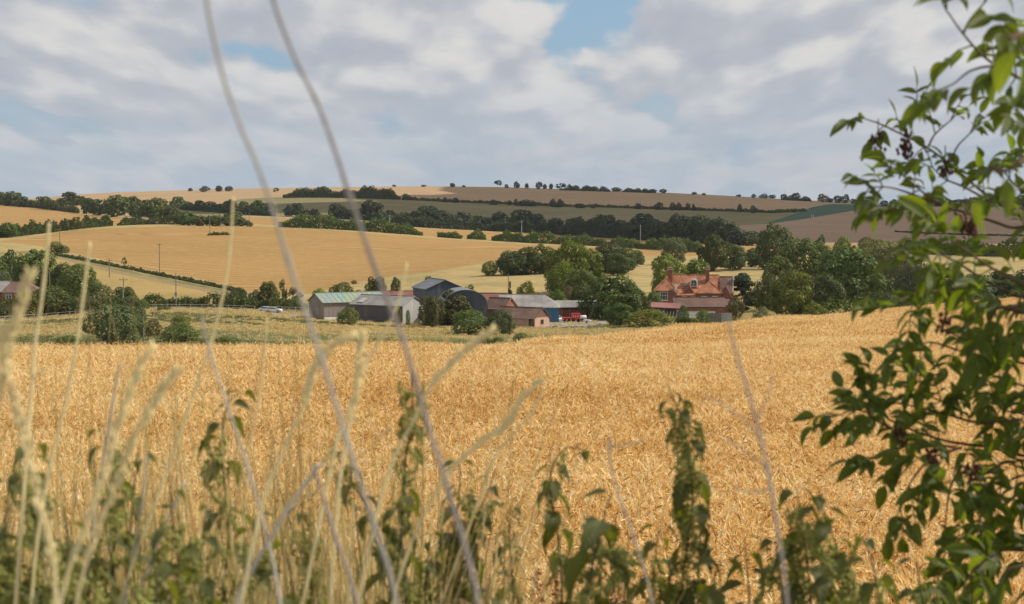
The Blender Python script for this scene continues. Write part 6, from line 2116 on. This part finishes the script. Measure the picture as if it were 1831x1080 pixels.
# two big leaves much nearer the camera
for (px, py, Y, dx, dz, s) in ((1765, 345, 2.1, -.3, -1, .60), (1797, 320, 2.1, .15, -.7, .6), (1815, 95, 2.2, -.5, -.8, .7), (1826, 110, 2.15, .1, -1, .7)):
    _leaves.append((P(px, py, Y), Vector((dx, .2, dz)).normalized(), s))
MB().tube([q - efoot for q in smooth_path([P(1770, 300, 2.12), P(1800, 305, 2.15), P(1870, 280, 2.3), P(2050, 300, 3.0), efoot + Vector((0, 0, 2.2))], 5)], .003, 5).build('branch', M['elder_bark'], elder, True)
MB().tube([q - efoot for q in smooth_path([P(1805, 70, 2.2), P(1840, 60, 2.25), P(1920, 80, 2.5), P(2080, 200, 3.2), efoot + Vector((0, 0, 2.6))], 5)], .003, 5).build('branch', M['elder_bark'], elder, True)
so = stalks.build('leaf_stalks', M['elder_stalk'], elder); so['kind'] = 'stuff'
ins = [l for l in _leaves if px_of(l[0].x, l[0].y) < 1836]
outs = [l for l in _leaves if px_of(l[0].x, l[0].y) >= 1836]
ins.sort(key=lambda l: -l[2] / l[0].y)


def leaf_matrix(l):
    up = Vector((er.uniform(-.35, .35), er.uniform(-.9, -.1), 1)).normalized()
    return frame_of(l[0], l[1], up, er.uniform(-.7, .7), l[2])


for l in ins[:298]:
    put(ELDER[er.randrange(5)], 'leaf', leaf_matrix(l), elder)
# the bush out to the right of the picture, and the leaves past the first three hundred
rest = ins[298:] + outs


def side_branch(target, n, start_h, clear):
    """a leafy branch of the bush beyond the picture's right edge"""
    a = efoot + Vector((0, 0, start_h)); mid = a.lerp(target, .5) + Vector((0, 0, er.uniform(.05, .25)))
    pa = smooth_path([a, mid, target], 8)
    MB().tube([q - efoot for q in pa], [.009 - .0075 * k / len(pa) for k in range(len(pa))], 5).build('branch', M['elder_bark'], elder, True)
    for k in range(n):
        f = 1 - .75 * (k / n); g = f * (len(pa) - 1); q = min(int(g), len(pa) - 2)
        p = pa[q].lerp(pa[q + 1], g - q) + Vector((er.gauss(0, .045), er.gauss(0, .045), er.gauss(0, .035)))
        if px_of(p.x, p.y) < clear: continue
        rest.append((p, Vector((er.gauss(0, 1), er.gauss(0, 1), er.uniform(-1, .3))).normalized(), er.uniform(.75, 1.2)))


for _ in range(26):                       # the crown to the right and above
    side_branch(efoot + Vector((er.uniform(-.15, .95), er.uniform(-.6, .7), er.uniform(1.6, 3.3))), 34, er.uniform(.8, 2.4), 1860)
for _ in range(26):                       # unseen low growth, added to shade the lower twigs
    q = P(er.uniform(1880, 2250), 600, er.uniform(3.5, 4.6)); q.z = efoot.z + er.uniform(.7, 1.8)
    side_branch(q, 34, er.uniform(.4, 1.3), 1865)
for _ in range(10):                       # unseen nearer spray, added to shade the big near leaves
    side_branch(P(er.uniform(1910, 2250), er.uniform(-350, 380), er.uniform(2.0, 2.7)), 34, er.uniform(1.2, 2.4), 1900)
V = []; Fc = []
for l in rest:
    mtx = Matrix.Translation(-efoot) @ leaf_matrix(l); me = ELDER[er.randrange(5)]
    b = len(V)
    V += [tuple(mtx @ v.co) for v in me.vertices]; Fc += [tuple(i + b for i in p.vertices) for p in me.polygons]
lm = mesh_obj('leaves', V, Fc, M['elder_leaf'], elder, True); lm['kind'] = 'stuff'
# withered flower stalks
for (px, py, Y) in ((1570, 238, 4.3), (1620, 240, 4.3), (1622, 255, 4.3), (1690, 285, 4.3), (1735, 388, 3.9), (1725, 380, 3.9), (1690, 560, 3.7), (1664, 800, 3.9), (1672, 815, 3.9), (1610, 765, 3.9), (1740, 830, 3.9)):
    b = MB(); c = P(px, py, Y) - efoot
    for i in range(22):
        q = c + Vector((er.gauss(0, .007), er.gauss(0, .007), -er.uniform(0, .035)))
        b.add([q + Vector(v) * .004 for v in ((1, 0, 0), (-1, 0, 0), (0, 1, 0), (0, -1, 0), (0, 0, 1.6), (0, 0, -1.6))],
              [(0, 2, 4), (2, 1, 4), (1, 3, 4), (3, 0, 4), (2, 0, 5), (1, 2, 5), (3, 1, 5), (0, 3, 5)])
    b.tube([c + Vector((0, 0, .03)), c, c + Vector((.004, 0, -.03))], .0012, 4)
    b.build('withered_flowers', M['brown_leaf'], elder)


# ---- rough growth at the foot of the bank -----------------------------------------------------
short = [tuft('bank_tuft', 22, 1.15, 1, M['dry_grass'], 80 + i, 0.0022, 0.35, 0.09) for i in range(5)]
weeds = [tuft('weed_tuft', 18, 0.95, 1, M['green_grass'], 90 + i, 0.005, 0.45, 0.08) for i in range(3)]
pts = []; rots = []; scl = []; gp = []; gr_ = []; gs_ = []
for _ in range(3200):
    Y = random.uniform(2.6, 10.8)
    half = .27 * Y + .8
    x = random.uniform(-half, half)
    u = x / (.255 * Y)                      # -1 left edge, +1 right edge
    hh = random.uniform(.8, 1.3)
    if u > -0.1:
        if random.random() < .6: continue
        hh *= .72
    if random.random() < .8:
        pts.append((x, Y, ground(x, Y))); rots.append((random.gauss(0, .16), random.gauss(0, .16), random.uniform(0, 6.3))); scl.append((1, 1, hh))
    else:
        gp.append((x, Y, ground(x, Y))); gr_.append((random.gauss(0, .15), random.gauss(0, .15), random.uniform(0, 6.3))); gs_.append((1, 1, hh))
scatter('bank_grass', pts, rots, scl, short, 'dry grass growing on the bank at the foot of the picture', 'grass')
scatter('bank_weeds', gp, gr_, gs_, weeds, 'green weeds among the dry grass of the bank', 'weeds')

# ------------------------------------------------------------------ the thin summer haze over the valley
m, t, out = material('haze_air')
pv = t.n('ShaderNodeVolumePrincipled', ins={'Color': (0.86, 0.91, 1.0, 1), 'Density': 0.000028, 'Anisotropy': 0.2})
t.t.links.new(pv.outputs[0], out.inputs['Volume'])
hz = MB().box(-2950, 3150, -9, 5260, -290, 45).build('haze', m)
hz['kind'] = 'stuff'
tag(hz, 'thin blue summer haze over the valley and hills', 'haze')
